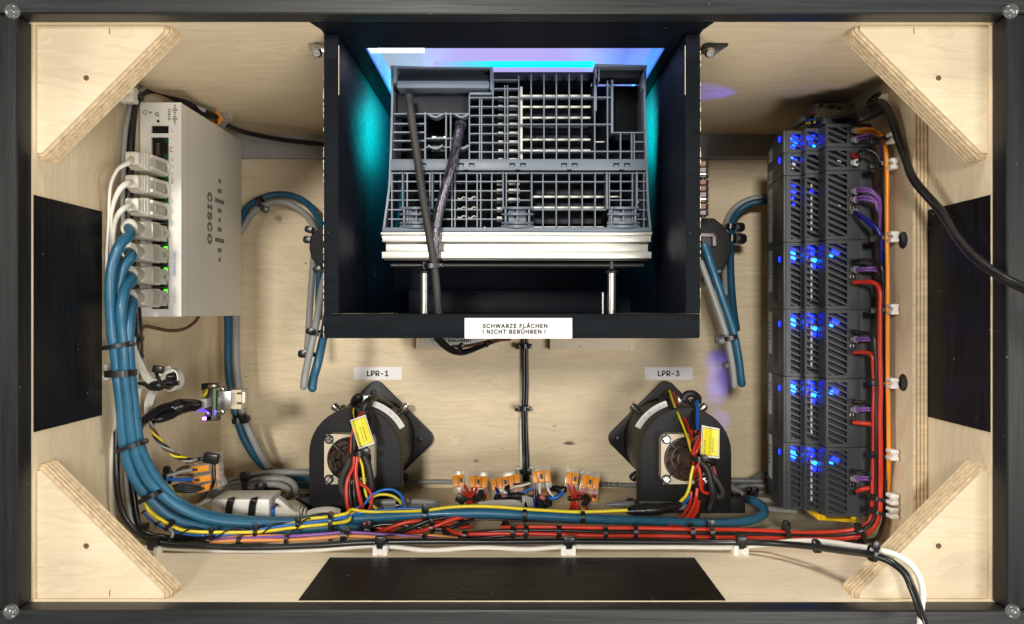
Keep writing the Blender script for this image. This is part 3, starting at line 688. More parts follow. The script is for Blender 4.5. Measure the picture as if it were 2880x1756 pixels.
# ------------------------------------------------------------------ black and grey supply cables behind the switch, up to the lever connector
C0 = A(0, 0)
cable('supply_cable', path(C0, [(1480, 800, .585), (1340, 738, .575), (1200, 655, .562), (1100, 622, .553), (1020, 650, .536), (955, 730, .522), (915, 880, .511), (897, 1080, .508), (890, 1300, .507), (885, 1500, .507)]) + path(A(0, 1), [(905, 300, .511), (930, 600, .517), (950, 800, .521)]), .0017, 'grey_cable', 'thin grey cable running up beside the switch to the lever connector')
cable('supply_cable', path(C0, [(1560, 850, .60), (1420, 790, .582), (1280, 715, .57), (1150, 655, .558), (1070, 655, .55), (1000, 705, .530), (968, 800, .519), (945, 950, .513), (938, 1150, .512), (932, 1500, .512)]) + path(A(0, 1), [(945, 300, .514), (975, 600, .521), (990, 760, .524), (998, 900, .526), (1000, 1090, .526), (980, 1250, .523), (960, 1400, .518)]), .0029, 'black_cable', 'thick black cable running along the side wall behind the patch plugs')
cable('supply_cable', path(C0, [(1640, 905, .618), (1690, 930, .626), (1780, 962, .64), (1950, 995, .655), (2150, 1022, .668), (2420, 1055, .68)]), .0022, 'black_cable', 'thin black cable leaving the lever connector along the top panel')
cable('power_lead', path(A(0, 1), [(1440, 770, .60), (1410, 820, .59), (1330, 872, .578), (1220, 885, .562), (1120, 868, .548), (1050, 858, .535), (1018, 885, .526), (1008, 960, .523), (1005, 1080, .523)]), .0013, 'brown_wire', 'thin dark brown lead curving out from under the network switch')
TB_ = 'small black cable tie on the thick black cable below the switch'
for y in (945, 1072):
    tie((975, y), (1012, y - 1), .5235, TB_, 'ties on the black cable below the switch', 13, 1, .0045, cr=A(0, 1), hs=.9)
def mount(p, Y, label, group, w=44, h=30, horizontal=True, mat='mount_white', gap=.30):
    """white plastic saddle: two ears on a foot"""
    c = W(*p, Y); u = Y / F; root = thing('cable_mount', c - Vector((0, 0, h * u / 2)), label, 'cable mount', group)
    m = MB()
    if horizontal:
        for s in (-1, 1):
            a, b = sorted((s * w / 2 * u, s * w * gap / 2 * u)); m = MB()
            m.prism([(c.x + a, c.z - h / 2 * u), (c.x + b, c.z - h / 2 * u), (c.x + b, c.z + h / 2 * u), (c.x + a + (b - a) * .1, c.z + h / 2 * u)], Y - .004, Y + .004, 'y'); m.build('ear', mat, root, bevel=.0009, seg=3)
        MB().box(c.x - w * .3 * u, c.x + w * .3 * u, Y - .0030, Y + .0030, c.z - h / 2 * u + .0002, c.z + h * .15 * u).build('foot', mat, root, bevel=.0004)
    else:
        for s in (-1, 1):
            a, b = sorted((s * h / 2 * u, s * h * gap / 2 * u)); MB().box(c.x - w / 2 * u, c.x + w / 2 * u, Y - .004, Y + .004, c.z + a, c.z + b).build('ear', mat, root, bevel=.0009, seg=3)
        MB().box(c.x - w * .15 * u, c.x + w / 2 * u - .0002, Y - .0030, Y + .0030, c.z - h * .3 * u, c.z + h * .3 * u).build('foot', mat, root, bevel=.0004)
    return root
mount(C0(930, 690), .513, 'white cable mount on the side wall above the switch', 'white cable mounts', 40, 44, False)
tie((945, 720), (1015, 690), .526, 'chunky black cable tie on the thick black cable at the upper wall mount', None, 15, 0, .0055, cr=C0, hb=(958, 672, .520, .0030, .0032, 0))
mount(crop(280, 860, 3.754)(70, 700), .498, 'white cable mount on the side wall behind the blue cables', 'white cable mounts', 28, 44, False)

# ------------------------------------------------------------------ lever connectors
def lever(c, n, roll, tilt, label, group=None, yaw=0, marks=True, h=.0185, d=.0085):
    """clear splicing connector with n orange levers; wires leave at its lower end"""
    w = n * .0049 + .0012
    M = Matrix.Translation(c) @ Euler((rad(tilt), rad(roll), rad(yaw)), 'XYZ').to_matrix().to_4x4()
    root = thing('lever_connector', c, label, 'connector', group)
    b = MB(M); b.prism([(-d / 2, -h / 2), (d / 2, -h / 2), (d / 2, h / 2), (0, h / 2), (-d / 2, h / 2 - .003)], -w / 2, w / 2, 'x'); b.build('housing', 'clear_pc', root, bevel=.0004)
    MB(M).box(-w / 2 + .001, w / 2 - .001, -.0005, d / 2 - .0012, -h / 2 + .004, h / 2 - .004).build('contact_bar', 'contact_metal', root, bevel=.0003)
    for i in range(n):
        x = -w / 2 + .0006 + .0049 * (i + .5)
        lv = MB(M); lv.prism([(-d / 2 - .0014, -.0042), (-d / 2 + .0004, -.0050), (-d / 2 + .0012, h / 2 - .0045), (-d / 2 - .0006, h / 2 - .0042), (-d / 2 - .0012, .0)], x - .00215, x + .00215, 'x'); lo = lv.build('lever', 'lever_orange', root, bevel=.0004)
        if marks and i == n // 2:
            MB(M).box(x - .0011, x + .0011, -d / 2 - .00145, -d / 2 - .0007, -.0016, .0022).build('mark', 'print_dark', lo, smooth=0)
        rim = MB(M); rim.box(x - .0024, x - .0022, -d / 2 - .0004, -d / 2 + .002, -h / 2 + .001, h / 2 - .003); rim.build('divider', 'clear_pc', root)
    return root, M
cU = W(*C0(1590, 862), .612)
lever(cU, 2, 62, 35, 'lever connector lying on its side between switch and top panel', h=.022)
# ------------------------------------------------------------------ white flat ribbon loops and the black bundle they hold
RB = 'ribbon_cable'
def rp(pts): return path(L3, pts)
ribbon(RB, rp([(335, 330, .512), (350, 430, .512), (400, 560, .512), (455, 680, .511), (515, 780, .510), (570, 812, .510), (640, 800, .511), (692, 770, .513)]), .0048, .0010, [(.55, -.85, .2), (.5, -.85, .3), (.45, -.8, .4), (.2, -.75, .6), (0, -.6, .8)], 'white_cable', 'white flat ribbon cable folding in towards the tied black bundle', 'cable')
ribbon(RB, rp([(345, 560, .516), (380, 690, .516), (384, 790, .515), (420, 850, .513), (500, 842, .512), (590, 872, .512), (660, 868, .513)]), .0042, .0010, [(.8, -.6, 0), (.75, -.65, 0), (.3, -.7, .6), (0, -.7, .7), (0, -.6, .8)], 'white_cable', 'white flat ribbon cable bent twice under the tied black bundle', 'cable')
ribbon(RB, rp([(395, 1060, .52), (392, 960, .518), (420, 880, .517), (470, 850, .516), (540, 870, .516)]), .0042, .0010, [(.75, -.65, 0), (.7, -.7, 0), (.4, -.7, .6), (0, -.6, .8)], 'white_cable', 'white flat ribbon cable dropping along the blue bundle', 'cable')
ribbon(RB, rp([(640, 870, .522), (580, 900, .524), (540, 960, .525), (520, 1040, .526), (520, 1110, .527), (525, 1180, .530)]), .0058, .0010, [(-.2, -.5, .8), (.3, -.85, .3), (.35, -.9, 0), (.3, -.9, 0)], 'white_cable', 'white flat ribbon cable hanging from the tied loop', 'cable')
ringp = []
for i in range(15):
    q = rad(200 - i * 26); ringp.append((775 + 78 * math.cos(q), 785 - 105 * math.sin(q), .514 + .0012 * i))
ribbon(RB, rp(ringp), .0110, .0010, [Vector((math.cos(rad(200 - i * 26)), .0, math.sin(rad(200 - i * 26)))) for i in range(15)], 'white_cable', 'white ribbon cable rolled into a loop around black wires', 'cable')
ribbon(RB, rp([(530, 735, .515), (580, 712, .514), (650, 705, .513), (700, 690, .514), (760, 668, .516)]), .0060, .0010, (0, -.75, .65), 'white_cable', 'white ribbon cable end tucked over the tied black wires', 'cable')
cable('wire_bundle', rp([(390, 830, .516), (460, 835, .514), (560, 845, .511), (640, 840, .510), (720, 815, .511), (790, 815, .515), (825, 812, .520)]), .0024, 'black_cable', 'black wire bundle squeezed between the white ribbons', 'cable', scales=[.6, .8, 1.5, 1.5, 1, .9, .8])
cable('wire_bundle', rp([(700, 760, .516), (760, 745, .517), (810, 765, .521)]), .0026, 'black_cable', 'short black wires inside the rolled white ribbon', 'cable')
tie((640, 690), (740, 860), .5095, 'black cable tie holding the rolled white ribbon', None, 9, 0, .008, cr=L3, hb=(622, 672, .5035, .0034, .0024, 12))

# ------------------------------------------------------------------ ethernet adapter board on a black cable
E = crop(380, 1040, 4.173)
cable('adapter_cable', path(E, [(30, 720, .498), (60, 640, .505), (150, 555, .512), (270, 480, .520), (400, 445, .53), (520, 440, .54), (640, 420, .548)]), .0031, 'black_cable', 'thick black cable curving to the small circuit board', 'cable', scales=[.9, .9, .95, 1, 1.2, 1.5, 1.5])
cable('adapter_cable', path(E, [(215, 590, .516), (290, 570, .520), (400, 530, .528), (470, 500, .534), (540, 470, .540)]), .0036, 'black_tape', 'black sleeve end beside the circuit board cable', 'cable', scales=[.7, .9, 1, 1, .9])
cable('wrap_tape', path(E, [(430, 460, .532), (520, 440, .536), (600, 420, .542), (690, 410, .55), (740, 405, .553)]), .0052, 'black_tape', 'wrinkled black tape wrapped around the board cable', 'tape', scales=[.9, 1.05, .95, .85, .7], n=14)
for i, (x, y) in enumerate(((500, 450), (560, 440), (620, 425), (690, 405))):
    tie((x - 10, y - 78 + i * 12), (x + 12, y + 78 - i * 12), .537 + i * .005, 'black cable tie squeezed over the black tape by the circuit board', 'ties on the taped board cable', 7, 0, .0060 - i * .0004, cr=E)
ad = thing('adapter_board', W(*E(930, 500), .575), 'tiny circuit board with a silver network jack and violet light', 'circuit board')
def eb(x0, x1, y0, y1, Y0, Y1, name, mat, par, bevel=.0003, Yr=None):
    a = W(*E(x0, y1), Yr or Y0); b = W(*E(x1, y0), Yr or Y0)
    return MB().box(a.x, b.x, Y0, Y1, a.z, b.z).build(name, mat, par, bevel=bevel)
eb(735, 840, 345, 450, .556, .566, 'usb_plug', 'grey_plastic', ad)
pb = eb(820, 895, 200, 600, .570, .5725, 'circuit_board', 'pcb_dark', ad)
eb(905, 945, 225, 560, .566, .585, 'circuit_board', 'pcb_green', ad)
eb(775, 945, 165, 245, .572, .580, 'component', 'plc_black', ad); eb(780, 815, 235, 275, .568, .572, 'component', 'jack_metal', ad); eb(850, 935, 180, 215, .568, .5715, 'component', 'jack_metal', ad)
eb(785, 960, 545, 605, .570, .578, 'component', 'pcb_dark', ad)
for i in range(9): eb(838, 850, 310 + i * 19, 320 + i * 19, .5690, .5697, 'solder_pad', 'chrome', pb, 0)
jk = eb(965, 1125, 255, 480, .566, .586, 'network_jack', 'screw_zinc', ad, .0006)
pl = eb(1126, 1245, 240, 465, .568, .584, 'plug_shell', 'fan_beige', ad, .0004)
for y in (280, 395): eb(1195, 1245, y - 12, y + 12, .5672, .5681, 'slot', 'hole_brown', pl, 0)
for i in range(3): eb(1140 + i * 14, 1146 + i * 14, 270, 420, .5676, .5681, 'print', 'print_mid', pl, 0)
eb(1235, 1290, 260, 395, .570, .5735, 'latch', 'plug_white', ad, .0008)
for y in (228, 495): cable('shield_spring', path(E, [(950, y, .566), (1025, y - 10, .566), (1035, y + 12, .566), (970, y + 16, .566)]), .0006, 'jack_metal', parent=ad, n=6)
cable('wire', path(E, [(785, 325, .567), (830, 285, .565), (845, 235, .567)]), .0010, 'yellow_wire', parent=ad, n=6)
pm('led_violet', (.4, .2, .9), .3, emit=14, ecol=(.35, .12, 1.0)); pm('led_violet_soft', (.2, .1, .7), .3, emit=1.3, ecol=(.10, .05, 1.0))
eb(788, 830, 558, 592, .5685, .5698, 'light', 'led_violet', ad); eb(925, 945, 475, 535, .5648, .5659, 'light', 'led_violet_soft', ad)
cable('wire', path(E, [(740, 490, .566), (800, 475, .565), (870, 520, .565)]), .0009, 'led_violet_soft', parent=ad, n=6)
# twisted wires from the adapter to the connector cluster
base = spline(path(E, [(200, 570, .516), (195, 640, .518), (225, 740, .520), (300, 860, .522), (400, 950, .525), (500, 1020, .530), (620, 1060, .536), (720, 1075, .542)]), 10)
for j, (m_, lab) in enumerate((('yellow_wire', 'yellow wire in the twisted strand from the board'), ('brown_wire', 'brown wire in the twisted strand from the board'), ('grey_cable', 'pale grey wire in the twisted strand from the board'), ('black_cable', 'black wire in the twisted strand from the board'))):
    pts = []
    for i, p in enumerate(base):
        t = (base[min(i + 1, len(base) - 1)] - base[max(i - 1, 0)]).normalized(); a = t.cross(Vector((0, 1, 0))).normalized(); b = a.cross(t)
        q = i * .23 + j * math.pi / 2; pts.append(p + (a * math.cos(q) + b * math.sin(q)) * .0012)
    MB().tube(pts, .0008, 8).build('twisted_wire', m_, smooth=50, label=lab, cat='wire')

# ------------------------------------------------------------------ lever connector cluster beside the blue bundle
ccl = W(*E(780, 1250), .560)
cl = thing('connector_cluster_tie', ccl, 'black tie strapped round the clear lever connectors', 'cable tie')
cable('strap', path(E, [(600, 1085, .548), (740, 1055, .548), (880, 1040, .549), (915, 1100, .546), (922, 1200, .545), (925, 1300, .545), (905, 1375, .548), (890, 1400, .555)]), .0014, 'tie_black', parent=cl)
a = W(*E(895, 1040), .545); MB(Matrix.Translation(a) @ Matrix.Rotation(rad(12), 4, 'Y')).box(-.0052, .0052, -.003, .003, -.0036, .0036).build('head', 'tie_black', cl, bevel=.0008)
for (x, y, Y, ro, lab) in ((745, 1155, .556, 82, 'uppermost clear lever connector beside the blue bundle'), (770, 1275, .557, 80, 'middle clear lever connector beside the blue bundle'), (830, 1375, .558, 72, 'lowest clear lever connector beside the blue bundle')):
    lever(W(*E(x, y), Y), 1, ro, 6, lab, h=.030, d=.009)
for (x, y, Y, lab) in ((965, 1080, .562, 'orange lever end sticking out beyond the strap, upper one'), (968, 1190, .562, 'orange lever end sticking out beyond the strap, middle one'), (980, 1290, .563, 'orange lever end sticking out beyond the strap, lower one')):
    lever(W(*E(x, y), Y), 1, 0, 8, lab, h=.0135, d=.008)
cable('wire', path(E, [(250, 1260, .525), (340, 1245, .530), (440, 1230, .536), (560, 1195, .542), (660, 1175, .548)]), .0013, 'grey_cable', 'pale grey wire entering the uppermost clear connector', 'wire')
cable('wire', path(E, [(280, 1310, .524), (340, 1285, .530), (430, 1290, .536), (540, 1290, .542), (670, 1285, .550)]), .0013, 'bright_blue', 'blue wire entering the middle clear connector', 'wire')
cable('wire', path(E, [(300, 1340, .523), (370, 1355, .530), (420, 1390, .536), (470, 1440, .54), (530, 1475, .545)]), .0012, 'yellow_wire', 'yellow wire running under the clear connectors', 'wire')
for i in range(4):
    cable('wire', path(E, [(440 + i * 10, 1370 + i * 12, .538), (540, 1350 + i * 26, .540), (640, 1365 + i * 22, .544), (760, 1385 + i * 6, .55)]), .0012, 'black_cable', 'black wire looping into the lowest clear connector', 'wire', 'black wires under the clear connectors')
for i, (yy, m_) in enumerate(((1150, 'brown_wire'), (1200, 'contact_metal'), (1235, 'brown_wire'))):
    cable('wire', path(E, [(480, 1200 + i * 20, .548), (580, yy - 10 + i * 6, .551), (680, yy, .556)]), .0010, m_, 'brown wire inside the clear connector cluster', 'wire', 'brown wires in the clear connectors')
tie((372, 1355), (388, 1195), .531, 'black cable tie on the wires beside the clear connectors', None, 10, 1, .005, cr=E, hs=1.6)

# ------------------------------------------------------------------ grey and blue cables along the back panel
cable('network_cable', path(E, [(1090, -760, .664), (1090, -500, .66), (1095, -100, .655), (1115, 130, .655), (1155, 360, .655), (1195, 560, .655), (1260, 770, .658), (1380, 970, .664), (1520, 1130, .672), (1700, 1230, .678), (1860, 1300, .681), (2060, 1335, .684)]), .0037, 'blue_cable_dark', 'dark blue cable dropping behind the circuit board to the bottom', 'cable', n=14)
cable('network_cable', path(E, [(1180, -760, .662), (1185, -500, .656), (1190, -100, .650), (1210, 130, .650), (1235, 320, .650), (1270, 520, .650), (1340, 720, .652), (1430, 920, .657), (1540, 1110, .664), (1620, 1215, .670), (1740, 1275, .675), (1840, 1340, .678), (1880, 1410, .678)]), .0031, 'grey_cable', 'grey cable dropping behind the silver network jack', 'cable', n=14)
tie((1165, 600), (1270, 580), .645, 'black cable tie joining the grey and dark blue cables below the circuit board', None, 14, 1, .008, cr=E, hs=1.5)
N_ = A(0, 1)
cable('network_cable', path(C0, [(1560, 1800, .662), (1720, 1640, .665), (1790, 1500, .672), (1880, 1440, .678), (1990, 1408, .682), (2100, 1412, .682), (2210, 1465, .680)]) + path(A(0, 1), [(2290, 60, .672), (2330, 160, .664), (2325, 300, .655), (2310, 420, .648), (2300, 620, .640), (2300, 800, .63)]), .0031, 'blue_cable_dark', 'dark blue cable arching over beside the hood and network switch', 'cable', n=14)
cable('network_cable', path(C0, [(1600, 1820, .660), (1745, 1660, .662), (1820, 1545, .670), (1920, 1480, .675), (2040, 1462, .676), (2130, 1495, .675)]) + path(A(0, 1), [(2215, 60, .670), (2262, 140, .664), (2275, 260, .656), (2262, 420, .648), (2245, 620, .642), (2232, 800, .637), (2222, 960, .633), (2215, 1050, .630)]), .0028, 'grey_cable', 'light grey cable arching over inside the dark blue one beside the hood', 'cable', n=14)
cable('network_cable', path(A(0, 1), [(2370, 420, .580), (2335, 560, .572), (2300, 720, .566), (2270, 880, .562), (2235, 1060, .560), (2205, 1200, .560), (2192, 1290, .560)]), .0028, 'grey_cable', 'light grey cable end hanging straight down beside the hood', 'cable', n=14, tip=True)
cable('network_cable', path(A(0, 1), [(2400, 640, .585), (2360, 800, .578), (2325, 960, .572), (2292, 1120, .568), (2265, 1230, .568), (2255, 1300, .568)]), .0034, 'blue_cable', 'blue cable end hanging beside the grey one at the hood', 'cable', n=14, tip=True)
gH = 'ties on the cables beside the hood'
tie((1895, 1500), (1872, 1428), .668, 'black cable tie high on the arch of grey and dark blue cables', None, 9, 0, .008, cr=C0, hb=(1912, 1512, .660, .0030, .0026, 30))
tie((2340, 185), (2258, 165), .660, 'black cable tie where the arching cables enter the black holder', None, 14, 1, .008, cr=A(0, 1), hs=1.2)
tie((2330, 240), (2250, 235), .656, 'second black cable tie where the arching cables enter the black holder', None, 16, 1, .008, cr=A(0, 1), hs=1.1)
tie((2350, 920), (2268, 895), .560, 'black cable tie round the two hanging cable ends beside the hood', None, 11, 1, .009, cr=A(0, 1), hs=1.5)
tie((2262, 1060), (2215, 1055), .566, 'black cable tie behind the grey hanging cable end', None, 12, 1, .006, cr=A(0, 1), hs=1.6)
# printed holder at the hood wall
hd = thing('cable_holder', W(*A(0, 1)(2300, 300), .63), 'black rounded printed cable holder at the hood beside the switch side cables', 'holder')
pl_ = [(2420, 50), (2365, 95), (2290, 150), (2240, 205), (2230, 290), (2245, 360), (2290, 420), (2330, 455), (2420, 460)]
MB().prism([(W(*A(0, 1)(x, y), .615).x if x < 2400 else -.1112, W(*A(0, 1)(x, y), .615).z) for x, y in pl_], .615, .650, 'y').build('body', 'printed_black', hd, bevel=.0014, seg=3)
MB(Matrix.Translation(W(*A(0, 1)(2292, 442), .612)) @ Matrix.Rotation(rad(-30), 4, 'Y')).box(-.0034, .0034, -.002, .003, -.0024, .0024).build('tie_head', 'tie_black', hd, bevel=.0006)
# ------------------------------------------------------------------ grey coil behind the coupler
K = crop(380, 1300, 4.107)
cable('network_cable', path(K, [(740, 470, .63), (800, 380, .632), (900, 300, .636), (1080, 225, .642), (1300, 165, .648), (1560, 128, .655), (1800, 112, .66), (2040, 118, .66)]), .0029, 'grey_cable', 'grey cable sweeping behind the white coupler towards the sensor', 'cable', n=14)
cable('network_cable', path(K, [(850, 420, .622), (900, 350, .625), (1050, 295, .630), (1300, 235, .635), (1560, 190, .64), (1740, 205, .64), (1840, 270, .637), (1850, 340, .632), (1790, 400, .628)]), .0029, 'grey_cable', 'grey cable loop with a round bend behind the white coupler', 'cable', n=14)
cable('network_cable', path(K, [(900, 400, .618), (1000, 340, .622), (1250, 290, .627), (1500, 255, .632), (1660, 265, .633), (1770, 320, .630), (1780, 380, .626), (1720, 430, .622)]), .0028, 'grey_cable', 'innermost grey cable loop behind the white coupler', 'cable', n=14)
cable('network_cable', path(K, [(1000, 380, .645), (1300, 300, .655), (1600, 270, .665), (1800, 262, .672), (2060, 270, .676)]), .0038, 'blue_cable', 'blue cable lying behind the grey coil', 'cable', n=12)
cable('network_cable', path(K, [(1100, 360, .65), (1500, 220, .668), (1760, 190, .675), (2060, 215, .680)]), .0038, 'blue_cable', 'upper blue cable lying behind the grey coil', 'cable', n=12)
tie((1325, 340), (1300, 190), .634, 'black upright cable tie over the grey coil', None, 13, 1, .010, cr=K, hs=1.7)
tie((1450, 380), (1450, 320), .625, 'black cable tie head between coil and white coupler', None, 16, 1, .006, cr=K, hs=1.3)

# ------------------------------------------------------------------ white coupler with two plugs
cp = thing('network_coupler', W(*K(1220, 660), .575), 'white inline network coupler strapped with two black ties', 'coupler')
Yc = .570
def kx(x, y, Y=Yc): return W(*K(x, y), Y)
a = kx(888, 665); b = kx(1545, 432)
body = MB(); body.box(a.x, b.x, Yc, Yc + .030, a.z, b.z); body.build('body', 'white_plastic', cp, bevel=.0008)
for (x0, y0, x1, y1) in ((925, 480, 1050, 560), (1375, 500, 1500, 610), (1380, 600, 1420, 640), (925, 590, 1000, 645)):
    MB().slab(kx(x0, y0, Yc - .0001), kx(x1, y1, Yc - .0001), .0009, .0005).build('groove', 'mount_white', cp)
for x in (1085, 1350):
    s_ = MB(); P_ = [kx(x - 10, 672, Yc - .0012), kx(x - 5, 600, Yc - .0012), kx(x + 5, 500, Yc - .0012), kx(x + 25, 430, Yc - .0010), kx(x + 25, 415, Yc + .006), kx(x + 25, 418, Yc + .028)]
    tt = thing('cable_tie', kx(x, 600), 'black cable tie strapped round the white network coupler', 'cable tie', 'ties on the white coupler')
    s_.sweep(spline(P_, 6), [(-.0026, -.0005), (.0026, -.0005), (.0026, .0005), (-.0026, .0005)], up=[(0, -1, 0)] * 19 + [(0, -.5, 1)] * 6 + [(0, 0, 1)] * 6); s_.build('strap', 'tie_black', tt)
for s, xs in ((-1, (705, 885)), (1, (1545, 1870))):
    pc = thing('patch_cable', kx(sum(xs) / 2, 600), 'white patch plug in the coupler on the side of the blue bundle' if s < 0 else 'white patch plug in the coupler on the side of the fan', 'network cable')
    if s > 0:
        MB().box(kx(1548, 0).x, kx(1610, 0).x, Yc + .004, Yc + .022, kx(0, 660).z, kx(0, 560).z).build('socket', 'socket_blue', pc)
        MB().prism([(kx(x, y).x, kx(x, y).z) for x, y in ((1600, 660), (1600, 535), (1760, 525), (1880, 600), (1880, 650))], Yc + .003, Yc + .024, 'y').build('plug', 'plug_white', pc, bevel=.001)
        MB().sweep(spline([kx(1640, 425, Yc + .004), kx(1690, 450, Yc + .004), kx(1770, 520, Yc + .004), kx(1860, 590, Yc + .006)], 6), [(-.0045, -.0016), (.0045, -.0016), (.0045, .0016), (-.0045, .0016)], up=(.5, 0, 1)).build('latch_guard', 'plug_white', pc, bevel=.0006)
        for i in range(3):
            MB().cyl(kx(1885 + i * 38, 600, Yc + .013), kx(1905 + i * 38, 600, Yc + .013), .0070 - i * .0009, n=14).build('boot_rib', 'plug_white', pc, bevel=.0008)
        ribbon('cord', [kx(1990, 595, Yc + .012), kx(2080, 565, Yc + .010), kx(2200, 550, Yc + .008), kx(2290, 555, Yc + .008), kx(2370, 575, Yc + .010)], .0048, .0018, (.1, -.6, .8), 'plug_white', parent=pc)
    else:
        MB().box(kx(868, 0).x, kx(890, 0).x, Yc + .004, Yc + .022, kx(0, 620).z, kx(0, 560).z).build('socket', 'socket_blue', pc)
        MB().prism([(kx(x, y).x, kx(x, y).z) for x, y in ((868, 640), (868, 520), (740, 530), (640, 570), (640, 640))], Yc + .003, Yc + .024, 'y').build('plug', 'plug_white', pc, bevel=.001)
        MB().sweep(spline([kx(885, 435, Yc + .006), kx(800, 455, Yc + .004), kx(720, 505, Yc + .004), kx(650, 545, Yc + .006)], 6), [(-.0042, -.0012), (.0042, -.0012), (.0042, .0012), (-.0042, .0012)], up=(-.4, 0, 1)).build('latch_guard', 'plug_white', pc, bevel=.0006)
# ------------------------------------------------------------------ radar sensors with fan brackets
def sensor(xc, mir, lab_s, lab_b, lab_f, nm):
    zc = z_(-.1178)
    s = thing('radar_sensor', (xc, .69, zc - .05), lab_s, 'sensor')
    r = .0525; poly = []
    for k in range(4):                               # diamond plate with round corners
        q = rad(90 * k)
        for a in (-38, -18, 0, 18, 38):
            cx_ = (r - .0075) * math.cos(q); cz_ = (r - .0075) * math.sin(q)
            poly.append((xc + cx_ + .0085 * math.cos(q + rad(a)), zc + cz_ + .0085 * math.sin(q + rad(a))))
    poly = [(x + .0016, z) for x, z in poly]
    pl_ = MB().prism(poly, .6855, YB, 'y').build('plate', 'sensor_black', s, bevel=.0005)
    for k in range(4):
        q = rad(90 * k)
        MB().lathe((xc + (r - .0095) * math.cos(q), .6855, zc + (r - .0095) * math.sin(q)), (0, -1, 0), [(.0030, 0), (.0027, .0012), (.0014, .0016), (.0012, .0006)], 16).build('screw', 'dark_metal', pl_)
    MB().lathe((xc, .6855, zc), (0, -1, 0), [(.0385, 0), (.0380, .020), (.0370, .040), (.0360, .0500), (.0340, .0620)], 48).build('drum', 'sensor_black', s, smooth=40)
    for sx in (-1, 1):
        for sz in (-1, 1):
            d = Vector((sx, -.25, sz)).normalized(); p = Vector((xc, .672, zc)) + Vector((sx, 0, sz)).normalized() * .0345; b = MB()
            b.lathe(p, d, [(.0024, 0), (.0026, .0060), (.0030, .0062), (.0030, .0085), (.0038, .0088), (.0038, .0112), (.0032, .0132), (.0018, .0138), (.0014, .0126)], 18); b.build('spring_bolt', 'steel' if sz > 0 else 'dark_metal', s)
    # arched bracket of printed plastic
    bk = thing('fan_bracket', (xc, .612, z_(-HH)), lab_b, 'bracket')
    Ra = .0372; zb = z_(-HH) + .0002; za = zc + .0025
    arch = [(xc + Ra, zb)] + [(xc + Ra * math.cos(rad(a)), za + Ra * math.sin(rad(a))) for a in range(0, 181, 9)] + [(xc - Ra, zb)]
    MB().prism(arch, .603, .623, 'y').build('arch', 'printed_black', bk, bevel=.0006)
    for sd, y0, y1, L_ in ((mir, .603, .6225, .0115), (-mir, .612, .6228, .0108)):
        x0 = xc + sd * (Ra - .0005); x1 = xc + sd * (Ra + L_)
        ft = MB().box(*sorted((x0, x1)), y0 + .0002, y1, zb, zb + (.0125 if sd == mir else .0060)).build('foot', 'printed_black', bk, bevel=.0008)
        MB().lathe(((x0 + x1) / 2 + sd * .0008, (y0 + y1) / 2, zb + (.0125 if sd == mir else .0060)), (0, 0, 1), [(.0044, 0), (.0044, .0008), (.0030, .0022), (.0012, .0022), (.0012, .0016)], 16).build('screw', 'jack_black', ft)
    # arc label
    arcp = [(xc - mir * .0415 * math.cos(rad(a)), .6190, za - .001 + .0415 * math.sin(rad(a))) for a in range(28, 78, 5)]
    lb = MB().sweep(arcp, [(-.0025, -.0002), (.0025, -.0002), (.0025, .0002), (-.0025, .0002)], up=(0, -1, 0)).build('arc_label', 'label_white', bk)
    for i, a in enumerate((36, 42, 50, 57, 63, 69)):
        c = Vector((xc - mir * .0415 * math.cos(rad(a)), .6187, za - .001 + .0415 * math.sin(rad(a))))
        tv = Vector((mir * math.sin(rad(a)), 0, math.cos(rad(a)))); letters('LPR-12'[i], .0040, flatM(c, tv, (tv.z * 1, 0, -tv.x) if mir > 0 else (-tv.z, 0, tv.x)), 'print_mid', lb, name='letter')
    # fan
    fx, fz, h = xc - .0022 * (1 if mir < 0 else 1), zc - .0002, .0200
    fan = thing('cooling_fan', (fx, .598, fz - h), lab_f, 'fan')
    y0, y1 = .5930, .6028; Rf = .0178
    fr = MB(); n = 40; outer = []; inner = []
    for i in range(n):
        a = 2 * math.pi * i / n; c_, s_ = math.cos(a), math.sin(a); k = h / max(abs(c_), abs(s_)); k = min(k, h * 1.30)
        outer.append((fx + k * c_, fz + k * s_)); inner.append((fx + Rf * c_, fz + Rf * s_))
    vs_ = [(x, y0, z) for x, z in outer] + [(x, y0, z) for x, z in inner] + [(x, y1, z) for x, z in outer] + [(x, y1, z) for x, z in inner]
    fs = []
    for i in range(n):
        j = (i + 1) % n; fs += [(i, j, n + j, n + i), (2 * n + i, 3 * n + i, 3 * n + j, 2 * n + j), (i, 2 * n + i, 2 * n + j, j), (n + i, n + j, 3 * n + j, 3 * n + i)]
    fr.add(vs_, fs); fr.build('frame', 'fan_beige', fan, smooth=30)
    for sx in (-1, 1):
        for sz in (-1, 1):
            MB().box(fx + sx * .0158 - .0026, fx + sx * .0158 + .0026, y0 - .0003, y0 + .0003, fz + sz * .0192 - .0006, fz + sz * .0192 + .0006).build('frame_rib', 'plug_beige', fan, smooth=0)
    MB().cyl((fx, y1 - .0008, fz), (fx, y1 - .0003, fz), Rf, n=40).build('back_plate', 'fan_brown', fan)
    MB().lathe((fx, y1 - .001, fz), (0, -1, 0), [(.0088, 0), (.0088, .0070), (.0080, .0076)], 28).build('hub', 'fan_brown', fan)
    for k in range(7):
        q0 = 2 * math.pi * k / 7; m = MB(); pts = [(fx + (.0085 + .0085 * t) * math.cos(q0 + t * .5), y0 + .0035, fz + (.0085 + .0085 * t) * math.sin(q0 + t * .5)) for t in (0, .33, .66, 1)]
        m.sweep(pts, [(-.0035, -.0003), (.0035, -.0003), (.0035, .0003), (-.0035, .0003)], up=(0, -1, .35)); m.build('blade', 'fan_brown', fan)
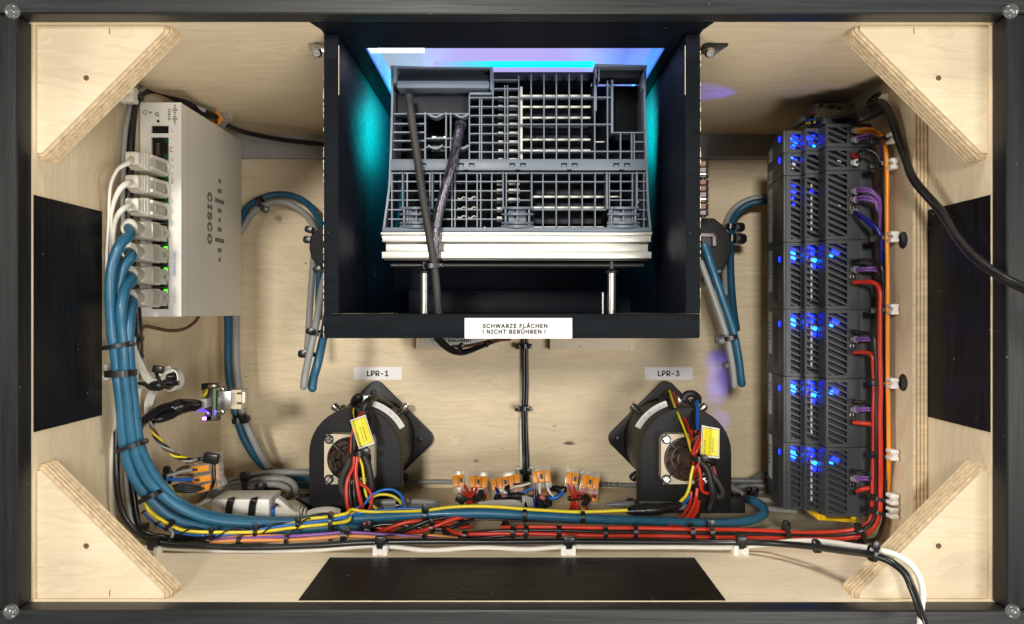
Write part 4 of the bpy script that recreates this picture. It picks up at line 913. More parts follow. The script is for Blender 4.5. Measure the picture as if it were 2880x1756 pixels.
    for R_ in (.0168, .0118, .0070):
        MB().ring((fx, y0 - .0008, fz), (0, 1, 0), R_, .00052, 40, 6).build('guard_ring', 'fan_wire', fan)
    for sx in (-1, 1):
        for sz in (-1, 1):
            cx_, cz_ = fx + sx * .0160, fz + sz * .0160
            cable('guard_spoke', [(cx_, y0 - .0010, cz_), (fx + sx * .0095, y0 - .0014, fz + sz * .0095), (fx + sx * .0032, y0 - .0012, fz + sz * .0032)], .0006, 'fan_wire', parent=fan, n=6)
            MB().ring((cx_, y0 - .0008, cz_), (0, 1, 0), .0031, .0007, 18, 6).build('guard_eye', 'fan_wire', fan)
            sc = MB().lathe((cx_, y0 - .0004, cz_), (0, -1, 0), [(.0029, 0), (.0029, .0014), (.0022, .0020)], 20).build('screw', 'screw_zinc', fan)
            MB(Matrix.Translation((cx_, y0 - .0025, cz_)) @ Matrix.Rotation(rad(35 * sx + 20 * sz), 4, 'Y')).box(-.0022, .0022, 0, .0003, -.0003, .0003).build('slot', 'dark_metal', sc)
    return fan
sensor(-.1284, -1, 'black round radar sensor on a diamond plate under the LPR-1 label', 'black printed arch bracket in front of the LPR-1 sensor', 'small beige fan on the LPR-1 bracket', 1)
sensor(.1418, 1, 'black round radar sensor on a diamond plate under the LPR-3 label', 'black printed arch bracket in front of the LPR-3 sensor', 'small beige fan on the LPR-3 bracket', 3)

# ------------------------------------------------------------------ wire looms in front of the fans
Q = crop(840, 1050, 3.493)
def tagplate(pts, Y, lab, up, mir):
    t = thing('caution_tag', W(*pts[0], Y), lab, 'tag')
    P_ = [W(x, y, Y) for x, y in pts]                # four corners, clockwise from top left
    M = lambda u, v: P_[0] * ((1 - u) * (1 - v)) + P_[1] * (u * (1 - v)) + P_[2] * (u * v) + P_[3] * ((1 - u) * v)
    def sheet(u0, u1, v0, v1, off, th, name, mat, par):
        vs_ = []; N1 = 9
        for i in range(N1):
            u = u0 + (u1 - u0) * i / (N1 - 1); bend = Vector((0, -.0022 * math.exp(-((u - .33) / .10) ** 2) - off, 0))
            for v in (v0, v1): vs_ += [M(u, v) + bend, M(u, v) + bend + Vector((0, th, 0))]
        fs = []
        for i in range(N1 - 1):
            a = i * 4; b = a + 4
            fs += [(a, b, b + 2, a + 2), (a + 1, a + 3, b + 3, b + 1), (a, a + 1, b + 1, b), (a + 2, b + 2, b + 3, a + 3)]
        fs += [(0, 2, 3, 1), ((N1 - 1) * 4, (N1 - 1) * 4 + 1, (N1 - 1) * 4 + 3, (N1 - 1) * 4 + 2)]
        return MB().add(vs_, fs).build(name, mat, par, smooth=50)
    sheet(0, 1, 0, 1, 0, .0004, 'paper', 'tag_edge', t)
    sheet(.05, .95, .05, .94, .0003, .0002, 'print_border', 'print_dark', t)
    yl = sheet(.065, .935, .062, .928, .0005, .0001, 'yellow_face', 'tag_yellow', t)
    ux = (P_[1] - P_[0]).normalized(); vz = (P_[3] - P_[0]).normalized(); hgt = (P_[3] - P_[0]).length
    for u, s_, tx in ((.20, .0036, 'CAUTION'), (.46, .0019, 'AC 400V 50Hz only'), (.64, .0019, 'please mount only')):
        c = M(u, .58 if tx != 'CAUTION' else (.70 if mir > 0 else .45)) + Vector((0, -.0011 - .0012 * math.exp(-((u - .33) / .10) ** 2), 0))
        letters(tx, s_, flatM(c, vz * -1 if mir < 0 else vz * -1, ux * (-1 if False else 1)), 'print_dark', yl)
    return t
tagplate([Q(505, 462), Q(655, 408), Q(745, 690), Q(592, 748)], .574, 'creased yellow CAUTION tag hanging askew on the LPR-1 fan wires', 0, 1)
R_ = crop(1700, 1050, 3.3375)
tagplate([R_(915, 488), R_(1080, 520), R_(1078, 803), R_(902, 778)], .574, 'creased yellow CAUTION tag standing upright on the LPR-3 fan wires', 0, 1)
# LPR-1 loom
g1 = 'wires in front of the LPR-1 fan'
def w1(pts, r, m, lab): return cable('wire', path(Q, pts), r * .62, m, lab, 'wire', n=8)
w1([(640, 380, .585), (575, 440, .580), (530, 560, .578), (515, 680, .578), (512, 780, .577)], .0014, 'red_wire', 'red wire dropping beside the yellow tag to the LPR-1 fan')
w1([(548, 800, .574), (535, 920, .573), (480, 1040, .572), (468, 1180, .570), (490, 1330, .566), (560, 1460, .560), (640, 1500, .556), (720, 1510, .554)], .0026, 'red_wire', 'thick red wire bowing out below the LPR-1 fan')
w1([(575, 820, .573), (560, 960, .571), (585, 1150, .568), (620, 1300, .564), (660, 1460, .558)], .0026, 'red_wire', 'thick red wire running straight down below the LPR-1 fan')
w1([(545, 1000, .575), (600, 1080, .572), (690, 1150, .570), (715, 1240, .568), (690, 1340, .565), (625, 1390, .561), (600, 1440, .558), (640, 1500, .556)], .0022, 'red_wire', 'red wire crossing over and looping below the LPR-1 fan')
w1([(520, 830, .577), (530, 940, .574), (610, 1060, .573), (690, 1170, .572), (735, 1250, .571)], .0014, 'black_cable', 'thin black wire crossing the red ones below the LPR-1 fan')
w1([(585, 810, .576), (620, 900, .575), (640, 1040, .574), (665, 1200, .572), (720, 1290, .570), (770, 1335, .567)], .0018, 'yellow_wire', 'yellow wire running down below the LPR-1 fan')
w1([(505, 960, .576), (500, 1080, .575), (510, 1250, .572), (545, 1370, .568), (590, 1440, .563)], .0022, 'black_cable', 'black wire between the red wires below the LPR-1 fan')
w1([(540, 1050, .576), (545, 1200, .574), (570, 1330, .570), (600, 1400, .565)], .0022, 'black_cable', 'second black wire between the red wires below the LPR-1 fan')
w1([(640, 800, .576), (680, 900, .576), (705, 1050, .576), (712, 1180, .577), (700, 1290, .577)], .0048, 'black_rubber', 'black sleeved cable beside the yellow wire at the LPR-1 fan')
w1([(525, 820, .578), (480, 900, .579), (440, 1000, .580), (425, 1100, .581), (460, 1190, .582), (540, 1215, .583)], .0046, 'fabric_cable', 'dark fabric sleeved cable curving across the LPR-1 fan')
w1([(520, 360, .600), (525, 500, .582), (545, 650, .578), (548, 780, .577)], .0030, 'black_rubber', 'black lead passing behind the yellow tag of LPR-1')
w1([(690, 380, .594), (705, 480, .584), (700, 600, .580), (650, 740, .577)], .0030, 'black_rubber', 'second black lead passing behind the yellow tag of LPR-1')
w1([(555, 420, .640), (545, 320, .632), (550, 255, .625), (590, 228, .622), (600, 270, .626)], .0050, 'black_rubber', 'stubby black cable arching over the LPR-1 bracket')
w1([(640, 360, .604), (670, 290, .606), (720, 250, .616), (770, 245, .632), (830, 280, .650), (900, 325, .665)], .0050, 'black_rubber', 'black cable bending from the LPR-1 sensor over the bracket')
w1([(540, 350, .598), (538, 420, .590), (555, 480, .584)], .0012, 'yellow_wire', 'short yellow wire at the top of the LPR-1 bracket')
MB().box(W(*Q(610, 0), .624).x, W(*Q(705, 0), .624).x, .6235, .632, W(*Q(0, 285), .624).z, W(*Q(0, 225), .624).z).build('metal_clip', 'chrome', bevel=.0006, label='shiny metal clip on top of the LPR-1 bracket', cat='clip')
MB().box(W(*R_(680, 0), .628).x, W(*R_(715, 0), .628).x, .6235, .632, W(*R_(0, 275), .628).z, W(*R_(0, 225), .628).z).build('metal_clip', 'chrome', bevel=.0006, label='shiny metal clip on top of the LPR-3 bracket', cat='clip')
tie((545, 785), (640, 775), .571, 'black cable tie holding the LPR-1 fan wires under the tag', None, 12, 1, .006, cr=Q, hs=1.5)
cable('wire', path(Q, [(560, 1330, .565), (640, 1290, .566), (690, 1230, .568), (740, 1185, .570), (830, 1145, .572), (920, 1145, .572), (990, 1185, .571), (1025, 1240, .569), (1015, 1300, .567), (980, 1335, .563)]), .0011, 'bright_blue', 'blue wire making a loop beside the LPR-1 bracket', 'wire')
cable('wire', path(Q, [(690, 1255, .572), (750, 1205, .574), (840, 1190, .575), (920, 1205, .575), (985, 1250, .574), (1010, 1290, .572)]), .0011, 'yellow_wire', 'yellow wire looping inside the blue one beside the LPR-1 bracket', 'wire')
# LPR-3 loom
def w3(pts, r, m, lab): return cable('wire', path(R_, pts), r * .62, m, lab, 'wire', n=8)
w3([(610, 165, .640), (640, 260, .622), (690, 380, .602), (740, 500, .590), (785, 620, .582), (815, 740, .577)], .0016, 'yellow_wire', 'yellow wire running down across the LPR-3 bracket')
w3([(640, 185, .645), (690, 290, .624), (750, 420, .604), (795, 530, .590), (820, 640, .580), (830, 760, .575)], .0022, 'red_wire', 'red wire running down across the LPR-3 bracket')
w3([(600, 170, .650), (640, 300, .622), (715, 460, .602), (770, 590, .588), (810, 720, .580)], .0022, 'black_cable', 'black wire running beside the yellow one on LPR-3')
w3([(830, 250, .612), (832, 350, .604), (830, 500, .592), (838, 640, .582)], .0026, 'black_rubber', 'black lead dropping over the LPR-3 bracket')
w3([(865, 220, .614), (872, 320, .603), (875, 460, .592), (880, 580, .583), (870, 700, .578)], .0022, 'bright_blue', 'blue wire dropping over the LPR-3 bracket')
w3([(905, 560, .582), (880, 620, .578), (850, 700, .575), (830, 770, .573)], .0024, 'red_wire', 'short red wire beside the LPR-3 tag')
for j in range(3):
    pts = []
    for i in range(12):
        t = i / 11; pts.append((850 + 40 * t + 38 * math.sin(t * 9 + j * 2.1), 540 + 560 * t, .576 + .004 * math.cos(t * 9 + j * 2.1)))
    w3(pts, .0019, ['red_wire', 'black_cable', 'red_dark'][j], ['red', 'black', 'dark red'][j] + ' wire twisted with the others in front of the LPR-3 fan')
w3([(835, 870, .574), (815, 960, .573), (800, 1060, .572), (765, 1150, .570), (705, 1210, .567)], .0020, 'yellow_wire', 'yellow wire curving down from the LPR-3 fan to the tape')
w3([(800, 1150, .574), (770, 1200, .572), (720, 1235, .569)], .0016, 'bright_blue', 'short blue wire at the taped joint')
w3([(880, 870, .572), (900, 960, .571), (905, 1060, .572), (930, 1115, .573), (985, 1130, .574)], .0022, 'red_wire', 'red wire hooking aside below the LPR-3 fan')
w3([(870, 1080, .574), (860, 1180, .572), (820, 1290, .566), (760, 1370, .560), (680, 1420, .555), (600, 1440, .552)], .0025, 'red_wire', 'thick red wire sweeping down from the LPR-3 fan')
w3([(885, 1200, .573), (860, 1300, .567), (800, 1380, .560), (720, 1430, .555), (640, 1450, .552)], .0028, 'red_wire', 'second thick red wire sweeping down from the LPR-3 fan')
w3([(815, 1110, .576), (810, 1200, .574), (770, 1290, .570), (700, 1360, .564), (640, 1410, .558)], .0018, 'red_wire', 'thin red wire sweeping down from the LPR-3 fan')
w3([(860, 1060, .577), (870, 1180, .575), (880, 1300, .569), (840, 1400, .561)], .0030, 'black_cable', 'black wire below the LPR-3 fan')
w3([(900, 820, .575), (960, 900, .572), (990, 1000, .571), (1015, 1100, .571), (1020, 1200, .572), (985, 1290, .574)], .0046, 'black_rubber', 'black sleeved cable bowing beside the LPR-3 fan')
w3([(990, 870, .576), (1020, 960, .575), (1075, 1040, .575), (1105, 1110, .576), (1080, 1165, .578), (1030, 1130, .579)], .0036, 'fabric_cable', 'dark fabric sleeved cable loop beside the LPR-3 fan')
w3([(1010, 860, .579), (1035, 920, .578), (1050, 985, .577)], .0018, 'red_wire', 'short red wire behind the black sleeve of LPR-3')
w3([(560, 290, .628), (540, 230, .632), (560, 180, .642), (610, 160, .655)], .0050, 'black_rubber', 'black cable leaving the top of the LPR-3 sensor')
w3([(740, 250, .618), (770, 205, .618), (830, 195, .616), (870, 225, .613), (875, 270, .610)], .0050, 'black_rubber', 'black cable arching over the LPR-3 bracket')
w3([(880, 800, .574), (960, 810, .573), (1025, 850, .575)], .0036, 'tie_black', 'black strap across the LPR-3 cables')
tie((832, 800), (905, 790), .569, 'black cable tie holding the LPR-3 fan wires beside the tag', None, 15, 1, .006, cr=R_, hs=1.0)
cable('tape_wrap', path(R_, [(205, 1300, .556), (280, 1290, .558), (400, 1275, .560), (520, 1275, .562), (620, 1265, .565), (710, 1225, .568)]), .0042, 'black_tape', 'crumpled black tape around a wire joint under the LPR-3 fan', 'tape', n=12, scales=[.55, 1.0, 1.15, 1.05, .95, .6])
# ------------------------------------------------------------------ column of dark modules on the upright board
PA = crop(2140, 260, 3.414); PB = crop(2140, 660, 3.414); PC = crop(2140, 1080, 3.414)
Y1, Y2, Y3 = .550, .543, .530
zs = lambda y: ZC + (CY - y) * Y3 / F
XA, XB, XC, XD, XE = .2030, .2157, .2255, .2497, .2579
BARK = {}
def module(y0, y1, lab, leds, mk):
    z1, z0 = zs(y0) - .0002, zs(y1) + .0002; hgt = z1 - z0
    root = thing('control_module', (.235, .57, z0), lab, 'module', 'dark modules on the upright board')
    core = [(XA + .0024, Y1 + .006), (XB + .0008, Y1 + .006), (XB + .0008, Y2 + .006), (XC + .0008, Y2 + .006), (XC + .0008, Y3 + .006), (XD - .008, Y3 + .006), (XD - .008, Y3 + .001), (XE, Y3 + .001), (XE, .622), (.2110, .606), (XA + .0068, .598), (XA + .0024, .560)]
    MB().prism(core, z0 + .0003, z1 - .0003, 'z').build('body', 'plc_core', root)
    # front face towards the aisle of the case
    fc = MB(); fc.prism([(XA - .0012, Y1), (XA, Y1 - .0004), (XA + .0012, Y1), (XA + .006, .6005), (XA + .0045, .601)], z0, z1, 'z'); fo = fc.build('front_face', 'plc_mid', root, bevel=.0004)
    # the three stepped, slotted faces
    mg = .0024
    cols = [(XA + .0002, XB, Y1, .2073, .2146), (XB - .0002, XC, Y2, .2163, .2250), (XC - .0002, XD, Y3, .2266, .2402)]
    for i, (a, b, Y, v0, v1) in enumerate(cols):
        fr = MB(); th = .0012
        fr.box(a, v0, Y, Y + th, z0, z1); fr.box(v1, b, Y, Y + th, z0, z1); fr.box(v0, v1, Y, Y + th, z1 - mg, z1); fr.box(v0, v1, Y, Y + th, z0, z0 + mg)
        fr.build('slotted_face', 'plc_dark', root, bevel=0)
        bars = MB(); zz = z1 - mg + .003; sl = math.tan(rad(24)); w = v1 - v0
        while zz > z0 + mg - .001:
            lo, hi = z0 + mg, z1 - mg
            p0 = [v0, zz]; p1 = [v1, zz - w * sl]
            if p0[1] > hi: k = (p0[1] - hi) / sl; p0 = [v0 + k, hi]
            if p1[1] < lo: k = (lo - p1[1]) / sl; p1 = [v1 - k, lo]
            if p1[0] - p0[0] > .001: bars.slab((p0[0], Y + .0007, p0[1]), (p1[0], Y + .0007, p1[1]), .0013, .0011)
            zz -= .00455
        if bars.v: 
            bo = bars.build('slot_bars', 'plc_dark', root, smooth=0); bo['kind'] = 'stuff'
    # step walls
    MB().box(XB - .0006, XB, Y2 + .0012, Y1, z0 + .0002, z1 - .0002).build('step', 'plc_mid', root)
    MB().box(XC - .0006, XC, Y3 + .0012, Y2, z0 + .0002, z1 - .0002).build('step', 'plc_mid', root)
    MB().box(XD + .0003, XE, Y3 + .0004, Y3 + .003, z0, z1).build('base_strip', 'plc_dark', root, bevel=.0003)
    # inside: white strip, lit parts
    if hgt > .03:
        MB().box(.2208, .2221, Y2 + .0038, Y2 + .0046, z0 + .006, z1 - .006).build('light_pipe', 'pcb_white', root)
    for (col, u, v, su, sv, mt) in leds:
        a, b, Y, v0, v1 = cols[col]; cx_ = v0 + (v1 - v0) * u; cz_ = z1 - hgt * v
        MB(Matrix.Translation((cx_, Y + .0040, cz_)) @ Matrix.Rotation(rad(24), 4, 'Y')).box(-su * (v1 - v0) * .36, su * (v1 - v0) * .36, -.0008, .0008, -sv * .32, sv * .32).build('indicator', mt, root, bevel=.0003)
    # tick light, label and print on the front face
    fx = lambda Y: XA + .0057 * (Y - Y1) / .051
    def onface(ya, yb, za, zb, name, mat, lift=.00015):
        m = MB(); q = .0012 + lift
        m.add([(fx(ya) - q, ya, za), (fx(yb) - q + .0002, yb, za), (fx(yb) - q + .0002, yb, zb), (fx(ya) - q, ya, zb)], [(0, 1, 2, 3)]); 
        m.add([(fx(ya) - q + lift * .9, ya, za), (fx(yb) - q + lift * .9, yb, za), (fx(yb) - q + lift * .9, yb, zb), (fx(ya) - q + lift * .9, ya, zb)], [(3, 2, 1, 0)])
        return m.build(name, mat, fo, smooth=0)
    if mk.get('tick') is not None: onface(.5595, .5625, z1 - hgt * mk['tick'] - .0026, z1 - hgt * mk['tick'] + .0012, 'status_light', 'led_blue', .0006)
    l0, l1 = mk['label']; lo = onface(.5840, .5955, z1 - hgt * l1, z1 - hgt * l0, 'paper_label', 'label_grey', .0004)
    n = mk.get('n', 5); c0 = z1 - hgt * ((l0 + l1) / 2) + n * .0016
    for i in range(n):
        for k in range(2):
            onface(.5875 + k * .0032, .5898 + k * .0032, c0 - i * .0032 - .0009, c0 - i * .0032 + .0009 - .0006 * (i % 2), 'print', 'print_dark', .0006)
    if hgt > .03:
        for k in range(3): onface(.5685 + k * .0035, .5698 + k * .0035, z0 + hgt * .12, z1 - hgt * .15, 'fine_print', 'plc_black', .0002)
    # terminal block on the base step
    return root, z0, z1
B_, C_, D_ = 'led_blue', 'led_cyan', 'led_blue_dim'
full = lambda s: [(0, .45, .10, .8, .004, B_), (0, .4, .16, .7, .004, C_), (0, .5, .21, .7, .005, C_), (0, .4, .27, .5, .004, B_), (1, .5, .09, .8, .004, B_), (1, .7, .16, .4, .005, B_), (1, .85, .27 + s, .45, .006, C_), (1, .8, .36 + s, .4, .006, B_), (1, .25, .2, .4, .012, D_), (2, .42, .17 + s / 2, .35, .006, B_), (2, .3, .21 + s / 2, .25, .004, C_), (2, .6, .19, .25, .006, B_)]
mods = [
    (348, 414, 'topmost dark module with a bright blue glow, black power cable entering above', [(0, .5, .35, .9, .009, B_), (0, .3, .3, .4, .004, C_), (0, .6, .55, .5, .004, C_), (0, .4, .7, .7, .004, B_), (1, .3, .4, .5, .004, B_), (1, .7, .35, .3, .006, B_), (1, .55, .6, .5, .004, B_), (1, .85, .7, .3, .004, C_), (0, .8, .5, .5, .008, B_)], dict(tick=.2, label=(.35, .95), n=3)),
    (414, 480, 'narrow dark module with a red and a white ferrule', [(0, .3, .2, .4, .003, C_), (0, .5, .45, .5, .003, 'pcb_white'), (0, .4, .62, .4, .003, 'pcb_white'), (0, .7, .25, .4, .003, B_), (2, .7, .55, .3, .002, 'pcb_white')], dict(tick=.15, label=(.35, .95), n=3)),
    (480, 675, 'wide dark module above the blue glowing ones, with purple and dark blue wires', [(0, .5, .13, .7, .003, D_), (0, .5, .22, .7, .004, B_), (0, .4, .32, .3, .003, B_), (0, .5, .42, .5, .003, D_), (1, .6, .25, .5, .004, D_), (2, .7, .43, .2, .002, 'pcb_white'), (2, .7, .5, .2, .002, 'pcb_white')], dict(label=(.08, .93), n=9)),
    (675, 871, 'blue glowing module next below the one with dark blue wires', full(0), dict(tick=.22, label=(.06, .72))),
    (871, 1066, 'second blue glowing module below the dark blue wires', full(.02), dict(tick=.2, label=(.03, .70))),
    (1066, 1259, 'third blue glowing module, between two other glowing ones', full(-.01), dict(tick=.18, label=(-.0, .68))),
    (1259, 1455, 'lowest blue glowing module, standing over the yellow rail end', full(.03), dict(tick=.16, label=(.0, .70))),
]
MZ = []
for m in mods:
    r = module(*m[:5]); MZ.append(r)
# rail, yellow end foot, terminal block on top
MB().box(.2580, UX0, .545, .605, zs(1478), zs(330)).build('mounting_rail', 'steel', bevel=.0005, label='steel mounting rail behind the column of dark modules', cat='rail')
ye = thing('end_clamp', (.24, .55, zs(1478)), 'yellow plastic end clamp under the lowest module', 'clamp')
MB().prism([(W(*PC(x, y), .538).x, W(*PC(x, y), .538).z) for x, y in ((470, 1238), (560, 1245), (600, 1282), (700, 1290), (820, 1290), (950, 1320), (940, 1345), (850, 1325), (690, 1312), (540, 1305), (520, 1275))], .536, .556, 'y').build('wedge', 'yellow_plastic', ye, bevel=.0006)
for x in (575, 860): MB().box(W(*PC(x, 0), .535).x, W(*PC(x + 45, 0), .535).x, .533, .537, W(*PC(0, 1300), .535).z, W(*PC(0, 1258), .535).z).build('rib', 'yellow_plastic', ye, bevel=.0004)
tb = thing('terminal_block', W(*PA(700, 200), .56), 'light grey terminal block above the topmost module', 'terminal block')
for (x0, x1, y0, y1, Ya, Yb) in ((530, 905, 105, 200, .565, .600), (550, 800, 165, 240, .558, .566), (390, 440, 215, 290, .575, .595)):
    MB().box(W(*PA(x0, 0), Ya).x, W(*PA(x1, 0), Ya).x, Ya, Yb, W(*PA(0, y1), Ya).z, W(*PA(0, y0), Ya).z).build('block', 'grey_plastic', tb, bevel=.0008)
for x0, x1, y0, y1 in ((655, 705, 130, 150), (560, 590, 120, 135), (730, 760, 145, 165)):
    MB().box(W(*PA(x0, 0), .5648).x, W(*PA(x1, 0), .5648).x, .5635, .5649, W(*PA(0, y1), .5648).z, W(*PA(0, y0), .5648).z).build('screw_slot', 'plc_black', tb)
MB().box(W(*PA(600, 0), .540).x, W(*PA(960, 0), .540).x, .540, .60, W(*PA(0, 305), .54).z, W(*PA(0, 235), .54).z).build('lower_block', 'plc_dark', tb, bevel=.0008)
for m_, y in (('brown_wire', 215), ('bright_blue', 275), ('yellow_wire', 300)):
    cable('core_wire', path(PA, [(440, y, .560), (480, y - 6, .553), (530, y - 14, .548)]), .0012, m_, parent=tb, n=8)
# terminals: dark sockets on the base step
for cr, ys, in ((PA, (380, 455, 605, 680, 950, 1025, 1110, 1155)), (PB, (265, 335, 405, 470, 940, 1000, 1070, 1135)), (PC, (170, 240, 295, 370, 840, 905, 965, 1040))):
    for y in ys:
        a = W(*cr(842, y + 26), Y3); b = W(*cr(910, y - 26), Y3)
        zmid = (a.z + b.z) / 2; par = min(MZ, key=lambda q: abs((q[1] + q[2]) / 2 - zmid))[0]
        sk = MB().box(a.x, b.x, Y3 - .0006, Y3 + .0008, a.z, b.z).build('terminal', 'plc_black', par, bevel=.0002)
        if (cr is PB and y in (405, 1070)) or (cr is PC and y in (295, 965)) or (cr is PA and y == 1110):
            for xx in (855, 885): MB().box(W(*cr(xx - 5, y), Y3).x, W(*cr(xx + 5, y), Y3).x, Y3 - .0008, Y3 - .0005, W(*cr(0, y + 14), Y3).z, W(*cr(0, y - 14), Y3).z).build('contact', 'chrome', sk)
# ------------------------------------------------------------------ wires at the modules
def fer(cr, x, y, mat='ferrule_grey', lab='grey wire ferrule'):
    p = W(*cr(x, y), Y3 - .0012); q = W(*cr(x + 42, y), Y3 - .0050); m = MB(); m.cyl(p, q, .0019, .0025, 14)
    return m
def wire(cr, pts, r, mat, lab, f=None, name='wire', cat='wire', group=None):
    P_ = path(cr, pts)
    if f:
        root = thing(name, P_[0], lab, cat, group); cable('core', P_, r * .55, mat, parent=root, n=10); fer(cr, *f[:2]).build('ferrule', f[2] if len(f) > 2 else 'ferrule_grey', root); return root
    return cable(name, P_, r * .55, mat, lab, cat, group, n=10)
DN = [(1195, 460, .514), (1195, 700, .512), (1200, 1000, .512), (1205, 1300, .512), (1212, 1520, .512)]
wire(PA, [(925, 355, .525), (1010, 345, .518), (1090, 365, .514), (1155, 410, .512), (1180, 500, .511), (1188, 700, .511), (1200, 1000, .511), (1200, 1300, .512), (1205, 1500, .513)], .0019, 'orange_wire', 'orange wire from the topmost ferrule down beside the board', (885, 365))
cable('wire', path(PA, [(925, 390, .526), (1020, 378, .520), (1100, 398, .516), (1165, 450, .513), (1198, 560, .506), (1210, 800, .506), (1210, 1100, .506), (1213, 1400, .506)]) + path(PB, [(1217, 300, .506), (1214, 700, .506), (1218, 1200, .506), (1222, 1480, .506)]) + path(PC, [(1226, 300, .506), (1226, 700, .506), (1218, 1000, .512), (1192, 1300, .514), (1150, 1400, .516)]), .0015, 'orange_wire', 'long orange wire running the whole height beside the board', 'wire')
wire(PA, [(920, 430, .524), (1020, 405, .517), (1090, 420, .514), (1135, 460, .513), (1155, 560, .514), (1160, 700, .518), (1150, 850, .522), (1120, 950, .524)], .0016, 'purple_wire', 'purple wire from the upper grey ferrule under the orange ones', (880, 455))
cable('wire', path(PA, [(920, 468, .526), (1000, 440, .520), (1080, 450, .518), (1130, 500, .516)]), .0009, 'purple_wire', 'short purple wire beside the upper grey ferrule', 'wire')
wire(PA, [(910, 605, .525), (950, 565, .518), (1000, 550, .514), (1070, 570, .512), (1130, 630, .511), (1150, 720, .511), (1160, 900, .513), (1170, 1150, .516), (1185, 1400, .519)], .0018, 'black_cable', 'black wire from the red ferrule', (880, 607, 'ferrule_red'))
wire(PA, [(920, 670, .525), (965, 640, .518), (990, 590, .515), (970, 560, .516), (1020, 560, .514)], .0018, 'black_cable', 'black wire from the pale ferrule under the red one', (878, 675, 'pcb_white'))
for y, x2, lab, f in ((930, 1165, 'upper purple wire of the wide module', (875, 950)), (955, 1155, 'second purple wire of the wide module', None), (1010, 1145, 'third purple wire of the wide module', (872, 1030)), (1040, 1135, 'fourth purple wire of the wide module', None)):
    dy = (y - 930) * .9
    wire(PA, [(915, y, .525), (980, y - 12, .519), (1050, y + (5 if y < 1000 else 0), .516), (1100, y + 45 - dy * .2, .515), (x2 - 20, 1030 + dy, .515), (x2, 1150, .516), (x2 + 2, 1350, .519), (x2 - 5, 1500, .522)], .0017, 'purple_wire', lab, f)
for i, lab in ((0, 'outer dark blue wire bending down from the wide module'), (1, 'inner dark blue wire bending down from the wide module')):
    P_ = path(PA, [(900, 1150 + i * 12, .525), (960, 1185 + i * 15, .518), (1050, 1250 + i * 18, .513), (1130, 1330 + i * 16, .510), (1185 - i * 34, 1420, .510), (1200 - i * 40, 1500, .511)]) + path(PB, [(1195 - i * 42, 150, .513), (1198 - i * 45, 300, .516), (1185 - i * 45, 480, .521)])
    if i == 0:
        root = thing('wire', P_[0], lab, 'wire'); cable('core', P_, .0015, 'navy_wire', parent=root); fer(PA, 872, 1150).build('ferrule', 'ferrule_grey', root)
    else: cable('wire', P_, .0014, 'navy_wire', lab, 'wire')
# purple pairs, black and red feeds of the glowing modules
for k, (cr, yp, xe, yb, yr, nm) in enumerate(((PB, 335, 1110, 262, 455, 'first glowing module'), (PB, 1005, 1075, 935, 1135, 'second glowing module'), (PC, 245, 1090, 165, 365, 'third glowing module'), (PC, 910, 1045, 830, 1020, 'lowest glowing module'))):
    for i, dy in enumerate((-10, 14)):
        wire(cr, [(910, yp + dy, .525), (1000, yp + dy - 3, .519), (xe, yp + dy + 3, .517), (xe + 28, yp + 60, .518), (xe + 30, yp + 200, .521)], .0015, 'purple_wire', ('upper' if i == 0 else 'lower') + ' purple wire at the ' + nm, (875, yp + 2) if i == 0 else None)
B0 = [(880, 262, .524), (960, 250, .518), (1060, 252, .514), (1120, 265, .511), (1155, 310, .509), (1170, 420, .509), (1180, 600, .510), (1185, 900, .511), (1190, 1200, .511), (1195, 1480, .511)]
C0_ = [(1190, 300, .511), (1195, 600, .511), (1195, 1000, .511), (1190, 1260, .511), (1165, 1370, .512)]
D9 = crop(1920, 1170, 2.5635)
def horiz(pts): return path(D9, pts)
cable('wire', path(PB, B0) + path(PC, C0_) + horiz([(1390, 890, .514), (1300, 905, .517), (1150, 905, .52), (900, 895, .522), (600, 885, .523), (300, 880, .523), (0, 878, .523)]) + path(B12, [(2200, 870, .524), (1800, 862, .525), (1500, 852, .525), (1200, 862, .525), (1000, 880, .526), (880, 880, .527), (780, 850, .532), (735, 815, .540)]), .0014, 'black_cable', 'black supply wire of the first glowing module, outermost in the bend', 'wire')
R0 = [(890, 458, .524), (980, 455, .518), (1060, 460, .513), (1110, 480, .510), (1138, 540, .508), (1142, 700, .508), (1145, 1000, .508), (1147, 1300, .508), (1148, 1500, .508)]
cable('wire', path(PB, R0) + path(PC, [(1145, 300, .508), (1150, 600, .508), (1150, 1000, .508), (1140, 1260, .508), (1100, 1360, .510), (1020, 1440, .512)]) + horiz([(1300, 862, .514), (1150, 885, .517), (900, 888, .519), (600, 882, .520), (300, 878, .520), (0, 872, .520)]) + path(B12, [(2250, 868, .521), (1900, 864, .521), (1500, 852, .522), (1200, 850, .523), (1000, 852, .524), (880, 850, .526), (800, 835, .532), (760, 820, .538)]), .0016, 'red_wire', 'thick red supply wire of the first glowing module', 'wire')
cable('wire', path(PB, [(880, 930, .524), (980, 945, .518), (1050, 955, .513), (1085, 990, .511), (1097, 1080, .510), (1105, 1250, .510), (1110, 1480, .510)]) + path(PC, [(1108, 300, .510), (1108, 600, .510), (1110, 1000, .510), (1105, 1230, .510), (1060, 1340, .511), (980, 1400, .512)]) + horiz([(1280, 835, .515), (1100, 868, .518), (850, 862, .520), (600, 855, .521), (300, 850, .521), (0, 845, .521)]) + path(B12, [(2200, 838, .522), (1900, 838, .522), (1500, 825, .523), (1200, 826, .524), (1000, 838, .526), (880, 850, .531)]), .0013, 'black_cable', 'black supply wire of the second glowing module', 'wire')
